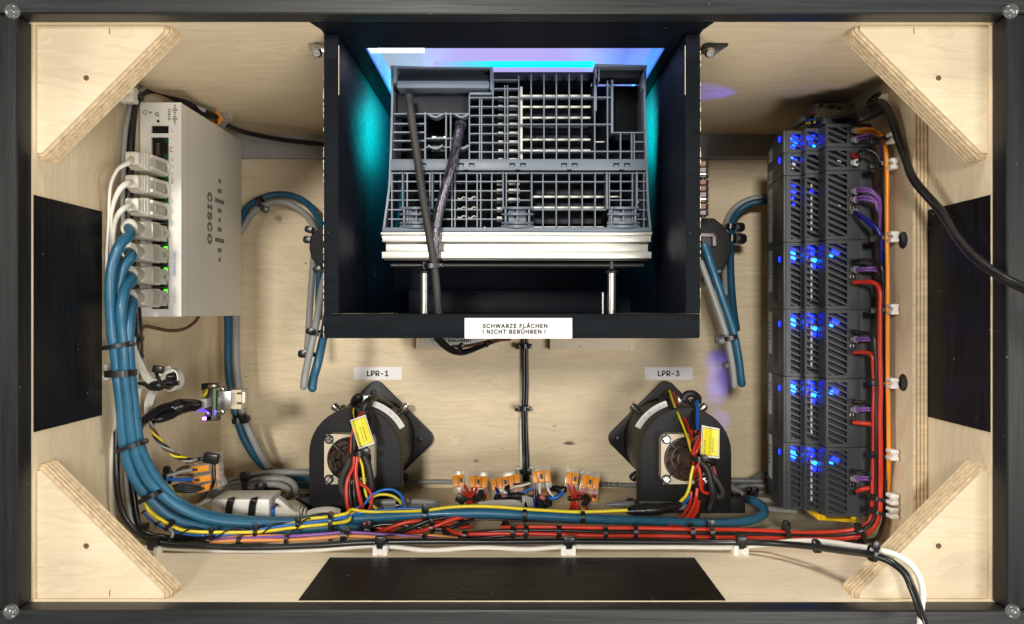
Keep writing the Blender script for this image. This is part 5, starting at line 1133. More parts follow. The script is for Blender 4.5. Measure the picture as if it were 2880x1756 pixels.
cable('wire', path(PB, [(895, 1135, .524), (980, 1132, .518), (1040, 1140, .514), (1070, 1175, .512), (1080, 1280, .512), (1090, 1480, .512)]) + path(PC, [(1080, 250, .512), (1085, 500, .512), (1075, 900, .512), (1070, 1150, .512), (1065, 1260, .513), (1020, 1340, .514)]) + horiz([(1230, 820, .517), (1100, 835, .519), (850, 842, .521), (600, 830, .522), (300, 820, .522), (0, 815, .522)]) + path(B12, [(2200, 810, .523), (1900, 808, .523), (1500, 800, .524), (1300, 800, .525), (1150, 808, .530)]), .0014, 'red_wire', 'red supply wire of the second glowing module, inner in the bend', 'wire')
wire(PC, [(890, 170, .524), (980, 178, .519), (1065, 178, .516), (1095, 215, .516), (1100, 300, .517)], .0020, 'black_cable', 'short black feed of the third glowing module')
wire(PC, [(890, 370, .524), (980, 380, .519), (1060, 392, .515), (1085, 420, .514), (1088, 520, .515)], .0028, 'red_wire', 'short red feed of the third glowing module')
wire(PC, [(880, 835, .524), (970, 838, .518), (1035, 850, .514), (1055, 885, .512), (1058, 960, .513), (1050, 1050, .516)], .0016, 'black_cable', 'short black feed of the lowest glowing module')
wire(PC, [(925, 1030, .524), (970, 1012, .519), (1045, 1008, .516), (1075, 1030, .516)], .0028, 'red_wire', 'short red feed of the lowest glowing module')
# white mounts and ties along the board
MT = 'white cable mount on the upright board beside the modules'; MG = 'white mounts on the upright board'
TT = 'black cable tie on the wires running down the upright board'; TG = 'ties on the upright board wires'
for cr, y, x0, x1, yy in ((PA, 440, 1080, 1225, (470, 430)), (PA, 690, 1075, 1230, (705, 675)), (PA, 1390, 1080, 1235, (1408, 1390)), (PB, 718, 1085, 1225, (728, 718)), (PB, 1428, 1090, 1240, (1420, 1428)), (PC, 680, 1090, 1240, (680, 685)), (PC, 1105, 1050, 1235, (1085, 1115)), (PC, 1235, 1055, 1235, (1215, 1255))):
    mp_ = cr(1262, y)
    mount(mp_, .5025, MT, MG, 23, 30, False)
    tie((x0 + 20, yy[0]), (x1 - 12, yy[1]), .5125, TT, TG, 10, 0, .0062, cr=cr, hb=(x0, yy[0], .510, .0032, .0022, 0))
# ------------------------------------------------------------------ thick mains cable
cable('mains_cable', path(PA, [(500, 290, .552), (600, 275, .546), (760, 245, .538), (900, 205, .530), (1020, 165, .522), (1090, 120, .514), (1140, 95, .508), (1190, 130, .502), (1240, 220, .498), (1300, 380, .494), (1380, 600, .488), (1470, 850, .470)]) + path(A(2, 1), [(1870, 40, .452), (2000, 230, .432), (2150, 390, .414), (2300, 500, .401), (2480, 590, .388), (2640, 660, .370)]) + [Vector((.335, .350, z_(-.045))), Vector((.372, .352, z_(-.110))), Vector((.395, .370, z_(-.200))), Vector((.41, .40, z_(-.30)))], .0027, 'black_cable', 'thick black mains cable curving from the topmost module out over the frame', 'cable', n=16)
MB().lathe(W(*PA(1060, 190), .520), Vector((1, -.2, .4)), [(.0036, -.010), (.0046, -.008), (.0047, .004), (.0040, .008)], 18).build('cable_gland', 'black_rubber', smooth=40, label='black grommet on the mains cable above the modules', cat='grommet')
mount(PA(1160, 100), .520, 'white cable mount in the corner under the top panel', 'white cable mounts', 34, 44, False)
tie((1050, 95), (1120, 20), .515, 'black cable tie on the mains cable in the corner', None, 9, 0, .006, cr=PA)
# ------------------------------------------------------------------ controller rack seen from behind, inside the hood
RY = .500
def rx(x, Y=RY): return (x - CX) * Y / F
def rz(y, Y=RY): return ZC + (CY - y) * Y / F
rack = thing('controller_rack', (0, .515, rz(653)), 'blue grey open lattice back of a controller clipped on an aluminium rail inside the hood', 'controller')
def rbox(x0, x1, y0, y1, Y0, Y1, name, mat, bevel=.0002, par=None):
    return MB().box(rx(x0), rx(x1), Y0, Y1, rz(y1), rz(y0)).build(name, mat, par or rack, bevel=bevel)
def bars(V, H, t, Y0, Y1, name, mat='rack_grey'):
    m = MB(); u = RY / F
    for x, ya, yb in V: m.box(rx(x) - t * u / 2, rx(x) + t * u / 2, Y0, Y1, rz(yb), rz(ya))
    for y, xa, xb in H: m.box(rx(xa), rx(xb), Y0 + .0002, Y1 - .0002, rz(y) - t * u / 2, rz(y) + t * u / 2)
    o = m.build(name, mat, rack, smooth=0); o['kind'] = 'stuff'; return o
# outer shell, flared at the foot
def shell(pts, name):
    P_ = [Vector((rx(x), 0, rz(y))) for x, y in pts]; m = MB(); n = len(P_)
    for i in range(n - 1):
        a, b = P_[i], P_[i + 1]; t = .0014
        m.add([(a.x - t / 2, RY - .001, a.z), (a.x + t / 2, RY - .001, a.z), (b.x + t / 2, RY - .001, b.z), (b.x - t / 2, RY - .001, b.z), (a.x - t / 2, RY + .05, a.z), (a.x + t / 2, RY + .05, a.z), (b.x + t / 2, RY + .05, b.z), (b.x - t / 2, RY + .05, b.z)], [(0, 3, 2, 1), (4, 5, 6, 7), (0, 1, 5, 4), (1, 2, 6, 5), (2, 3, 7, 6), (3, 0, 4, 7)])
    return m.build(name, 'rack_grey', rack, smooth=30)
shell([(1102, 190), (1104, 278), (1102, 360), (1099, 455), (1096, 520), (1090, 570), (1083, 620), (1079, 653)], 'end_wall')
shell([(1815, 190), (1812, 278), (1814, 360), (1817, 455), (1820, 520), (1823, 590), (1828, 640), (1829, 653)], 'end_wall')
# solid dark rear wall inside so that the lattice reads against darkness
rbox(1104, 1813, 192, 653, RY + .040, RY + .046, 'inner_wall', 'rack_black')
rbox(1100, 1818, 449.5, 481, RY - .0022, RY + .012, 'cross_band', 'rack_grey', .0004)
cb = rack.children[-1]
for x in (1192, 1297, 1327, 1441, 1471, 1586, 1615.5, 1732, 1762):
    rbox(x - 8, x + 8, 461, 471, RY - .0024, RY - .0020, 'clip_hole', 'rack_black', 0, cb)
    rbox(x - 6, x + 6, 466, 471.3, RY - .0026, RY - .0023, 'clip_lip', 'rack_grey', 0, cb)
for x in (1182, 1311, 1457, 1601, 1747): rbox(x - 7, x + 7, 479, 484, RY - .0024, RY - .0019, 'notch', 'rack_black', 0, cb)
rbox(1077, 1830, 641, 653.5, RY - .003, RY + .030, 'foot_band', 'rack_grey', .0004)
# upper lattice
V = [(1320, 266, 450), (1349, 278, 450), (1354.5, 278, 450), (1386, 220, 450), (1420, 240, 450), (1427.5, 240, 450), (1459, 212, 450)]
H = [(224.6, 1386, 1459), (249.5, 1386, 1459), (274.4, 1320, 1459), (300, 1320, 1459), (324.9, 1320, 1459), (350.4, 1320, 1459), (375.8, 1320, 1459), (401.4, 1320, 1459), (427.2, 1320, 1459)]
V += [(x, 208, 450) for x in (1494, 1530, 1565, 1601, 1636.5, 1673)] + [(1709, 226, 450), (1745.6, 373, 450), (1777, 376, 450), (1784, 376, 450)]
H += [(273.5, 1459, 1722), (349.7, 1459, 1722), (426, 1459, 1811), (373, 1722, 1811), (398.9, 1784, 1811)]
bars(V, H, 3.1, RY, RY + .0055, 'upper_lattice')
rbox(1718.5, 1724.5, 226, 375, RY - .001, RY + .016, 'guide_post', 'rack_grey'); rbox(1320, 1386, 260, 267, RY - .0004, RY + .014, 'shelf', 'rack_grey'); rbox(1382.5, 1388.5, 200, 267, RY - .0004, RY + .014, 'shelf_post', 'rack_grey')
rbox(1671, 1678, 241, 312, RY - .0006, RY + .014, 'guide_post', 'rack_grey')
rbox(1388, 1672, 189, 214, RY + .010, RY + .040, 'top_cover', 'rack_dark', .0004)
# top left pocket with ledge
rbox(1104, 1318, 255, 322, RY + .010, RY + .013, 'pocket_panel', 'rack_dark')
rbox(1117, 1377, 231, 254, RY - .004, RY + .012, 'ledge', 'rack_grey', .0018); rbox(1117, 1379, 207, 233, RY + .0015, RY + .012, 'ledge_back', 'rack_dark', .0012)
m = MB(); m.add([(rx(1099), RY - .002, rz(187)), (rx(1200), RY - .002, rz(190.5)), (rx(1386), RY - .002, rz(192)), (rx(1386), RY - .002, rz(196)), (rx(1200), RY - .002, rz(195)), (rx(1099), RY - .002, rz(193)),
                 (rx(1099), RY + .03, rz(187)), (rx(1200), RY + .03, rz(190.5)), (rx(1386), RY + .03, rz(192)), (rx(1386), RY + .03, rz(196)), (rx(1200), RY + .03, rz(195)), (rx(1099), RY + .03, rz(193))],
                [(0, 1, 2, 3, 4, 5), (11, 10, 9, 8, 7, 6), (0, 6, 7, 1), (1, 7, 8, 2), (2, 8, 9, 3), (3, 9, 10, 4), (4, 10, 11, 5), (5, 11, 6, 0)]); m.build('lip', 'rack_grey', rack)
rbox(1106, 1117, 190, 238, RY - .003, RY + .02, 'cheek', 'rack_grey', .0012); rbox(1378, 1385, 190, 256, RY - .002, RY + .02, 'cheek', 'rack_grey', .0008)
# top right pocket
m = MB(); m.prism([(rx(1672), rz(184)), (rx(1775), rz(187)), (rx(1818), rz(187.5)), (rx(1818), rz(193)), (rx(1672), rz(192))], RY - .003, RY + .03, 'y'); m.build('lip', 'rack_grey', rack)
rbox(1686, 1806, 193, 213, RY + .004, RY + .02, 'upper_panel', 'rack_dark', .0006); rbox(1681, 1686, 193, 231, RY - .002, RY + .02, 'cheek', 'rack_grey', .0006); rbox(1806, 1813, 206, 252, RY - .0015, RY + .02, 'cheek', 'rack_grey', .0006); rbox(1673.5, 1678, 191, 222, RY - .0025, RY + .02, 'cheek', 'rack_grey', .0006)
rbox(1724, 1808, 214, 374, RY + .022, RY + .026, 'pocket_panel', 'rack_black')
# compartment of the two lead entries
V = [(1195, 314, 449), (1254, 314, 449), (1267, 316, 449)]; H = [(319, 1102, 1320)] + [(y, 1104, 1195) for y in (347, 371, 395, 420)] + [(388.5, 1195, 1275), (413, 1195, 1320)]
bars(V, H, 3.6, RY + .001, RY + .0075, 'entry_lattice')
for x0, x1, y in ((1206, 1246, 324), (1280, 1318, 324), (1206, 1246, 412), (1280, 1318, 412)):
    pts = [Vector((rx(x0 + (x1 - x0) * i / 8), RY + .0005, rz(y + 9 * math.sin(math.pi * i / 8)))) for i in range(9)]
    MB().sweep(pts, [(-.0006, -.004), (.0006, -.004), (.0006, .004), (-.0006, .004)], up=(0, -1, 0)).build('cable_saddle', 'rack_grey', rack)
for x0, x1, y0, y1 in ((1208, 1224, 370, 378), (1240, 1252, 370, 378), (1216, 1248, 372, 384), (1206, 1214, 438, 449), (1238, 1248, 440, 449)):
    rbox(x0, x1, y0, y1, RY + .012, RY + .018, 'spring', 'screw_zinc', .0006)
rbox(1206, 1246, 392, 410, RY + .018, RY + .022, 'circuit_edge', 'pcb_green')
# pale bus bars behind the lattice
for y in (262, 293.5, 324.5, 387, 418, 448): rbox(1468, 1664, y - 2.6, y + 2.6, RY + .0060, RY + .0090, 'bus_bar', 'busbar', .0003)
rbox(1462, 1470, 236, 449, RY + .0062, RY + .0100, 'bus_post', 'busbar')
for k in range(9):
    y = 264 + k * 25.1; rbox(1431, 1456, y, y + 11, RY + .0060, RY + .0110, 'bus_block', 'busbar', .0003); rbox(1401, 1415, y, y + 11, RY + .0060, RY + .0110, 'bus_block', 'busbar', .0003)
for y in (303, 334, 366, 402, 433): rbox(1468, 1662, y - 7, y + 7, RY + .020, RY + .026, 'cell', 'rack_dark', .001)
for x0, x1, y in ((1677, 1704, 393.5), (1677, 1704, 422)): rbox(x0, x1, y - 1.5, y + 1.5, RY + .0060, RY + .008, 'bus_bar', 'busbar', .0002)
for x0, x1, y0, y1 in ((1724, 1730, 436, 448), (1737, 1741, 437, 448), (1749, 1770, 437, 446), (1793, 1795, 436, 447)): rbox(x0, x1, y0, y1, RY + .018, RY + .022, 'spring', 'screw_zinc', .0004)
# lower lattice
ys = (510.8, 537, 563, 590, 616.5)
V = [(x, 487, 641) for x in (1102, 1145, 1209, 1238.6, 1271, 1279.5, 1311.5, 1342, 1352, 1383)] + [(1424, 487, 641), (1456, 487, 585)] + [(x, 487, 641) for x in (1527, 1564.6, 1601, 1637.5, 1674)] + [(1714, 487, 641), (1746, 487, 585), (1779, 487, 641), (1811, 487, 641)]
H = [(487, 1098, 1816)] + [(y, 1092, 1415) for y in ys] + [(511.4, 1494, 1706), (590, 1494, 1706)] + [(y, 1425, 1492) for y in ys[:3]] + [(y, 1712, 1782) for y in ys[:3]] + [(y, 1792, 1818) for y in ys]
bars(V, H, 3.1, RY, RY + .0055, 'lower_lattice')
for x in (1134, 1217, 1415, 1495, 1706, 1790): rbox(x - 2.6, x + 2.6, 485, 590, RY - .003, RY + .012, 'rib', 'rack_grey', .0010)
for x0, x1 in ((1132, 1211), (1417, 1493), (1714, 1791)):
    xm = (x0 + x1) / 2
    for yy, hh, d in ((586, 6, .004), (604, 5, .0045), (628, 5, .005), (638, 8, .0055)):
        pts = [Vector((rx(x0 + (x1 - x0) * i / 8), RY + .001 - d * math.sin(math.pi * i / 8) * .8, rz(yy + (2 * math.sin(math.pi * i / 8))))) for i in range(9)]
        u = RY / F; MB().sweep(pts, [(-hh * u / 2, -.003), (hh * u / 2, -.003), (hh * u / 2, .003), (-hh * u / 2, .003)], up=(0, -1, 0)).build('clip_rib', 'rack_grey', rack)
    for x in (x0 + 5, xm, x1 - 5): rbox(x - 3, x + 3, 584, 636, RY - .002, RY + .010, 'clip_post', 'rack_grey', .0004)
    rbox(x0 + 12, x1 - 12, 588, 636, RY + .002, RY + .012, 'clip_core', 'rack_grey', .001)
for y in (549.7, 580.6, 637): rbox(1499, 1702, y - 3, y + 3, RY + .0060, RY + .0090, 'bus_bar', 'busbar', .0003)
rbox(1712, 1744, 547.5, 551.5, RY + .0060, RY + .0090, 'bus_bar', 'busbar', .0003)
for y in (528, 566, 612): rbox(1499, 1702, y - 9, y + 9, RY + .020, RY + .026, 'cell', 'rack_dark', .001)
for k, y in enumerate((503, 527, 553, 579, 606)): rbox(1397, 1412, y, y + 14, RY + .0060, RY + .0110, 'bus_block', 'busbar', .0003); (k < 3) and rbox(1430, 1462, y, y + 12, RY + .0060, RY + .0110, 'bus_block', 'busbar', .0003)
for x0, x1, y in ((1118, 1131, 504), (1185, 1206, 507), (1222, 1237, 508), (1285, 1309, 507), (1314, 1340, 507), (1188, 1206, 552)): rbox(x0, x1, y, y + 5, RY + .0060, RY + .010, 'terminal', 'busbar', .0003)
for x0, y in ((1224, 555), (1286, 554), (1315, 553), (1224, 583), (1254, 584), (1286, 582), (1315, 582), (1286, 607), (1315, 608)):
    pts = [Vector((rx(x0 + i * 3.2), RY + .0066, rz(y + 3.5 * math.sin(i * .9)))) for i in range(8)]
    MB().tube(pts, .0006, 6).build('spring', 'busbar', rack)
for x, y in ((1360, 632), (1402, 634), (1795, 634), (1806, 520), (1806, 560), (1806, 600)): MB().lathe((rx(x), RY + .016, rz(y)), (0, -1, 0), [(.0010, 0), (.0010, .001), (.0004, .0014)], 8).build('screw', 'screw_zinc', rack)
# ------------------------------------------------------------------ aluminium rail, plate, rod and posts
rl = thing('aluminium_rail', (0, .51, rz(728)), 'bright aluminium profile rail under the controller in the hood', 'rail')
def lb(x0, x1, y0, y1, Y0, Y1, name, mat, bevel=.0003): return MB().box(rx(x0), rx(x1), Y0, Y1, rz(y1), rz(y0)).build(name, mat, rl, bevel=bevel)
lb(1074, 1831, 655, 663, RY - .004, RY + .02, 'flange', 'alu'); lb(1077, 1829, 663.3, 681.5, RY - .0025, RY + .02, 'upper_face', 'alu'); lb(1077, 1829, 668, 669.6, RY - .0028, RY - .0024, 'groove', 'steel', 0)
lb(1082, 1826, 682, 709, RY + .0045, RY + .02, 'web', 'alu'); lb(1076, 1830, 709.3, 728, RY - .0030, RY + .02, 'lower_face', 'alu')
lb(1081, 1824, 728.5, 734, RY - .001, RY + .02, 'base_strip', 'dark_metal')
st = thing('rail_stand', (0, .51, rz(884)), 'black rod and two chrome posts carrying the aluminium rail', 'stand')
MB().cyl((rx(1098), RY + .004, rz(746)), (rx(1813), RY + .004, rz(746)), .0020, n=16).build('rod', 'dark_metal', st)
for x in (1191, 1723):
    MB().cyl((rx(x), RY + .004, rz(882.5)), (rx(x), RY + .004, rz(766)), .0028, n=24).build('post', 'chrome', st, smooth=60)
    MB().lathe((rx(x), RY + .004, rz(768)), (0, 0, 1), [(.0046, 0), (.0048, .0012), (.0030, .0024), (.0022, .0030), (.0022, .0080), (.0030, .0082), (.0030, .0094)], 20).build('post_cap', 'dark_metal', st)
MB().cyl((rx(1702), RY + .012, rz(882.5, RY)), (rx(1702), RY + .012, rz(822)), .0010, n=14).build('thin_post', 'chrome', st, smooth=60)
# ------------------------------------------------------------------ leads in front of the controller
cR = ident
cable('sleeved_lead', path(cR, [(1150, 268, .497), (1156, 320, .494), (1165, 390, .492), (1176, 470, .491), (1190, 560, .490), (1206, 650, .489), (1220, 735, .489), (1226, 800, .489), (1231, 870, .489), (1234, 884, .4895)]), .0027, 'fabric_cable', 'dark grey sleeved lead running down in front of the controller', 'cable')
cable('braided_lead', path(cR, [(1296, 350, .505), (1292, 372, .500), (1283, 410, .495), (1268, 470, .492), (1252, 530, .491), (1238, 590, .491), (1226, 650, .491), (1222, 700, .492), (1222, 740, .4925)]), .0033, 'braid', 'shiny black braided lead slanting down in front of the controller', 'cable', n=14)
MB().lathe(W(1296, 352, .506), (.1, -.3, 1), [(.0030, -.004), (.0042, -.002), (.0046, .001), (.0036, .003)], 14).build('lead_clamp', 'braid', label='metal clamp at the top of the braided lead', cat='clamp')
tie((1196, 750), (1238, 748), .489, 'black cable tie binding the two leads under the aluminium rail', None, 13, 1, .0045, hs=.8)
# ------------------------------------------------------------------ long cables along the bottom panel
FLOORY = lambda y: HH * F / (y - CY)
cable('long_cable', path(L4, [(188, 130, .498), (186, 300, .497), (190, 600, .496), (207, 850, .497), (262, 1050, .499), (385, 1225, .502), (540, 1335, .504)]) + path(K, [(330, 945, .5045), (700, 965, .5045), (1200, 985, .5045), (1700, 982, .5045), (2100, 962, .5045), (2440, 938, .505)]) + path(B12, [(300, 912, .505), (800, 905, .505), (1200, 905, .505), (1600, 906, .505), (2000, 906, .505), (2440, 908, .505)]) + path(B22, [(300, 912, .503), (600, 918, .494), (930, 942, .468), (1180, 975, .440), (1370, 1008, .417), (1500, 1050, .409), (1600, 1130, .404), (1655, 1250, .400), (1700, 1380, .395), (1750, 1520, .388), (1790, 1620, .38)]), .0021, 'black_cable', 'long black cable along the bottom leaving over the frame', 'cable', n=12)
cable('long_cable', path(L4, [(205, -450, .515), (190, -150, .510), (172, 60, .505), (145, 250, .502), (135, 500, .501), (133, 800, .501), (140, 1000, .502), (172, 1130, .503), (250, 1260, .504), (390, 1380, .505)]) + path(K, [(300, 985, .506), (700, 1015, .507), (1200, 1040, .5075), (1700, 1035, .507), (2100, 1012, .507), (2440, 985, .507)]) + path(B12, [(250, 938, .507), (430, 950, .508), (620, 966, .508), (1000, 950, .508), (1350, 962, .508), (1600, 944, .507), (2000, 946, .507), (2440, 946, .507)]) + path(B22, [(250, 950, .507), (430, 945, .507), (600, 928, .504), (760, 908, .490), (960, 905, .471), (1120, 918, .452), (1250, 940, .436), (1400, 968, .418), (1530, 1000, .411), (1640, 1065, .407), (1705, 1160, .404), (1730, 1270, .401), (1720, 1380, .397), (1712, 1520, .388), (1712, 1640, .38)]), .0017, 'white_cable', 'long white cable along the bottom leaving over the frame', 'cable', n=12)
cable('long_cable', path(L4, [(330, 420, .512), (350, 650, .511), (385, 850, .510), (405, 1050, .509), (440, 1200, .508), (540, 1275, .508), (700, 1310, .508), (830, 1320, .509)]), .0021, 'black_cable', 'second black cable bending round the corner beside the blue bundle', 'cable', n=12)
cable('long_cable', path(L4, [(300, 350, .520), (330, 600, .518), (350, 800, .516), (365, 1000, .515), (395, 1180, .514), (440, 1260, .513)]), .0020, 'black_cable', 'third black cable dropping behind the blue bundle', 'cable', n=12)
cable('long_cable', path(L4, [(278, 430, .508), (290, 600, .508), (312, 850, .507), (345, 1080, .506), (382, 1215, .506)]), .0014, 'grey_cable', 'thin grey cable between the black ones in the corner', 'cable', n=10)
MB().box(W(*L4(445, 0), .512).x, W(*L4(530, 0), .512).x, .508, .516, W(*L4(0, 1250), .512).z, W(*L4(0, 1160), .512).z).build('cable_block', 'tie_black', bevel=.001, label='small black block on the cables in the corner', cat='block')
# yellow and blue pair
yl = [(110, 455, .505), (160, 560, .505), (270, 650, .506), (420, 735, .508), (520, 780, .510), (640, 802, .512), (900, 813, .515), (1150, 813, .519), (1400, 806, .522), (1600, 790, .525), (1800, 762, .528), (2000, 736, .530), (2240, 715, .533), (2460, 676, .538)]
cable('wire', path(K, yl) + path(B12, [(70, 706, .545), (130, 702, .552)]), .0012, 'yellow_wire', 'yellow wire along the front of the blue bundle from the corner', 'wire')
cable('wire', path(K, [(1560, 772, .529), (1800, 712, .532), (2000, 660, .534), (2240, 632, .536), (2440, 592, .539)]) + path(B12, [(70, 676, .545), (150, 688, .548), (280, 694, .548), (400, 690, .546), (600, 682, .543), (800, 658, .541), (1000, 650, .540), (1150, 658, .540), (1300, 672, .541), (1500, 682, .542), (1700, 692, .543), (1850, 690, .545), (2060, 680, .549)]), .0012, 'yellow_wire', 'yellow wire lying on top of the blue cable between the fans', 'wire')
cable('wire', path(K, [(90, 560, .507), (150, 640, .508), (300, 745, .509), (450, 805, .511), (620, 838, .514), (860, 852, .518), (1100, 838, .521), (1350, 800, .524), (1600, 755, .527), (1900, 712, .531), (2240, 672, .535), (2440, 630, .538)]) + path(B12, [(80, 715, .545), (180, 690, .549), (300, 680, .551), (420, 672, .551), (650, 668, .550), (800, 672, .548)]), .0011, 'bright_blue', 'blue wire beside the yellow wires along the bottom', 'wire')
cable('wire', path(K, [(72, 440, .506), (110, 540, .506), (230, 660, .507), (370, 755, .508), (420, 800, .508), (428, 850, .508), (400, 905, .508)]), .0012, 'grey_cable', 'grey wire leaving the yellow and blue pair to the bottom panel', 'wire')
hel = []
bs = spline(path(K, [(90, 590, .506), (270, 690, .507), (520, 800, .511), (900, 830, .516), (1400, 800, .523), (1800, 742, .529), (2100, 690, .533)]), 14)
for i, p in enumerate(bs):
    q = i * .42; hel.append(p + Vector((.0, -.0026 * math.cos(q), .0034 * math.sin(q))))
MB().tube(hel, .0006, 6).build('wire', 'black_cable', smooth=50, label='thin black wire spiralling round the yellow and blue wires', cat='wire')
# purple and orange group
cable('wire', path(K, [(850, 905, .518), (1100, 890, .518), (1400, 876, .518), (1800, 856, .518), (2150, 836, .519), (2440, 815, .520)]) + path(B12, [(280, 852, .522), (500, 868, .522), (700, 886, .521), (800, 896, .520)]), .0012, 'purple_wire', 'purple wire along the bottom between orange ones', 'wire')
cable('wire', path(K, [(840, 928, .516), (1150, 912, .516), (1450, 905, .516), (1800, 900, .516), (2150, 880, .517), (2440, 858, .518)]) + path(B12, [(280, 876, .520), (500, 884, .520), (760, 892, .519)]), .0012, 'pale_orange', 'lower orange wire along the bottom', 'wire')
cable('wire', path(K, [(960, 872, .521), (1250, 862, .521), (1600, 852, .521), (1900, 865, .519), (2150, 860, .520), (2440, 842, .521)]) + path(B12, [(280, 862, .523), (450, 866, .523), (640, 864, .523), (840, 884, .522)]), .0012, 'pale_orange', 'upper orange wire along the bottom', 'wire')
cable('tape_wrap', path(K, [(430, 875, .519), (560, 880, .518), (700, 892, .517), (870, 908, .517)]), .0030, 'black_tape', 'flat black tape where the purple and orange wires begin', 'tape')
# red and black twist below the LPR-1 fan
tw = spline(path(B12, [(160, 815, .545), (260, 825, .543), (400, 815, .541), (560, 795, .540), (720, 775, .541), (860, 765, .545), (930, 770, .550)]), 10)
for j, (m_, lab, r) in enumerate((('red_wire', 'red wire twisted with black under the LPR-1 fan', .0017), ('black_cable', 'black wire twisted with red under the LPR-1 fan', .0017), ('red_wire', 'second red wire in the twist under the LPR-1 fan', .0016), ('black_cable', 'second black wire in the twist under the LPR-1 fan', .0016))):
    pts = []
    for i, p in enumerate(tw):
        t = (tw[min(i + 1, len(tw) - 1)] - tw[max(i - 1, 0)]).normalized(); a = t.cross(Vector((0, 1, 0))).normalized(); b = a.cross(t); q = i * .12 + j * math.pi / 2
        pts.append(p + a * (.0040 * math.cos(q)) + b * (.0022 * math.sin(q)))
    MB().tube(pts, r, 8).build('wire', m_, smooth=50, label=lab, cat='wire')
cable('wire', path(B12, [(220, 790, .549), (420, 765, .552), (700, 752, .552), (1000, 745, .551), (1300, 755, .551), (1700, 768, .552), (2100, 780, .553), (2330, 775, .555), (2420, 740, .56)]), .0009, 'black_cable', 'thin black wire under the blue cable between the fans', 'wire')
cable('wire', path(B12, [(735, 825, .535), (760, 865, .531), (830, 885, .529)]), .0018, 'black_cable', 'black wire end curling below the twisted wires', 'wire')
MB().slab(W(*B12(1200, 762), .556), W(*B12(1165, 810), .545), .0065, .001).build('strap_end', 'tie_black', label='loose black strap end between blue cable and red wires', cat='strap')
# ------------------------------------------------------------------ ties and mounts along the bottom
gR, lR = 'ties on the red and black wires', 'black cable tie across the red and black wires along the bottom'
for x, y0, y1 in ((890, 886, 826), (1235, 882, 796), (1330, 890, 790), (1567, 882, 790), (1903, 888, 804), (2118, 886, 790)): tie((x - 4, y0), (x, y1), .521, lR, gR, 12, 0, .0050, cr=B12)
for x, y0, y1, h in ((68, 890, 785, 0), (208, 888, 790, 1), (750, 893, 800, 1)): tie((x, y0), (x - 8, y1), .519, lR, gR, 12, h, .0050, cr=B22, hs=1.5)
tie((1305, 912), (1262, 812), .5145, lR, gR, 12, 1, .0052, cr=B22, hs=1.5)
gB, lB = 'ties on the blue cable between the fans', 'black cable tie across the blue cable between the two fans'
for x, y0, y1, h in ((604, 752, 680, 1), (1318, 760, 668, 0), (1735, 764, 690, 0)): tie((x, y0), (x + 4, y1), .543, lB, gB, 11, h, .0052, cr=B12, hs=1.6)
tie((655, 845), (652, 768), .538, 'black cable tie on the red and black twist', None, 10, 1, .0055, cr=B12, hs=1.2)
tie((190, 835), (200, 795), .543, 'black cable tie where the LPR-1 wires reach the bottom', None, 17, 1, .0050, cr=B12, hs=1.0)
gY, lY = 'ties on the yellow and blue wires', 'black cable tie across the yellow and blue wires along the bottom'
for p0, p1, h, Y_ in (((893, 872), (895, 792), 1, .516), ((1400, 842), (1403, 768), 1, .523), ((1890, 735), (1888, 680), 1, .530), ((2262, 900), (2262, 620), 1, .534), ((370, 775), (425, 715), 1, .508)): tie(p0, p1, Y_, lY, gY, 10, h, .0036, cr=K, hs=1.2)
gO, lO = 'ties on the purple and orange wires', 'black cable tie across the purple and orange wires'
for p0, p1, h in (((1203, 945), (1207, 862), 0), ((1752, 935), (1760, 835), 0), ((2395, 908), (2410, 800), 1)): tie(p0, p1, .516, lO, gO, 9, h, .0036, cr=K, hs=1.3)
tie((594, 896), (598, 862), .518, lO, gO, 10, 0, .0036, cr=B12); tie((20, 900), (42, 835), .517, lO, gO, 11, 1, .0036, cr=B12, hs=1.3)
gM, lM = 'white mounts along the bottom', 'white cable mount holding the long black and white cables on the bottom panel'
gT, lT = 'ties at the bottom mounts', 'black cable tie on the long black cable at a white bottom mount'
for cr, x, y, xt, yt in ((B2, 1105, 972, 1105, 912), (B12, 283, 965, 283, 905), (B12, 1635, 965, 1640, 908), (B22, 412, 965, 425, 905)):
    Yb = .5065; mount(cr(x, y), Yb - .003, lM, gM, 42, 31, True)
    tie((xt, yt + 42), (xt, yt - 26), .5035, lT, gT, 17, 0, .0040, cr=cr, hb=(xt, yt - 10, .4985, .0036, .0026, 0))
tie((965, 978), (965, 898), .468, 'black cable tie joining the long black and white cables near the brace', None, 14, 0, .0036, cr=B22)
tie((1362, 1040), (1378, 945), .4175, 'black cable tie joining the two long cables over the corner brace', None, 12, 1, .0040, cr=B22, hs=1.5)
a = W(*B12(1278, 885), .515); b = W(*B12(1378, 885), .515)
for x in (1297, 1358): MB().box(W(*B12(x - 18, 0), .514).x, W(*B12(x + 18, 0), .514).x, .512, .516, W(*B12(0, 892), .514).z, W(*B12(0, 880), .514).z).build('mount_foot', 'mount_white', bevel=.0006, label='white mount foot peeping out under the red wires', cat='cable mount', group='mount feet under the red wires')
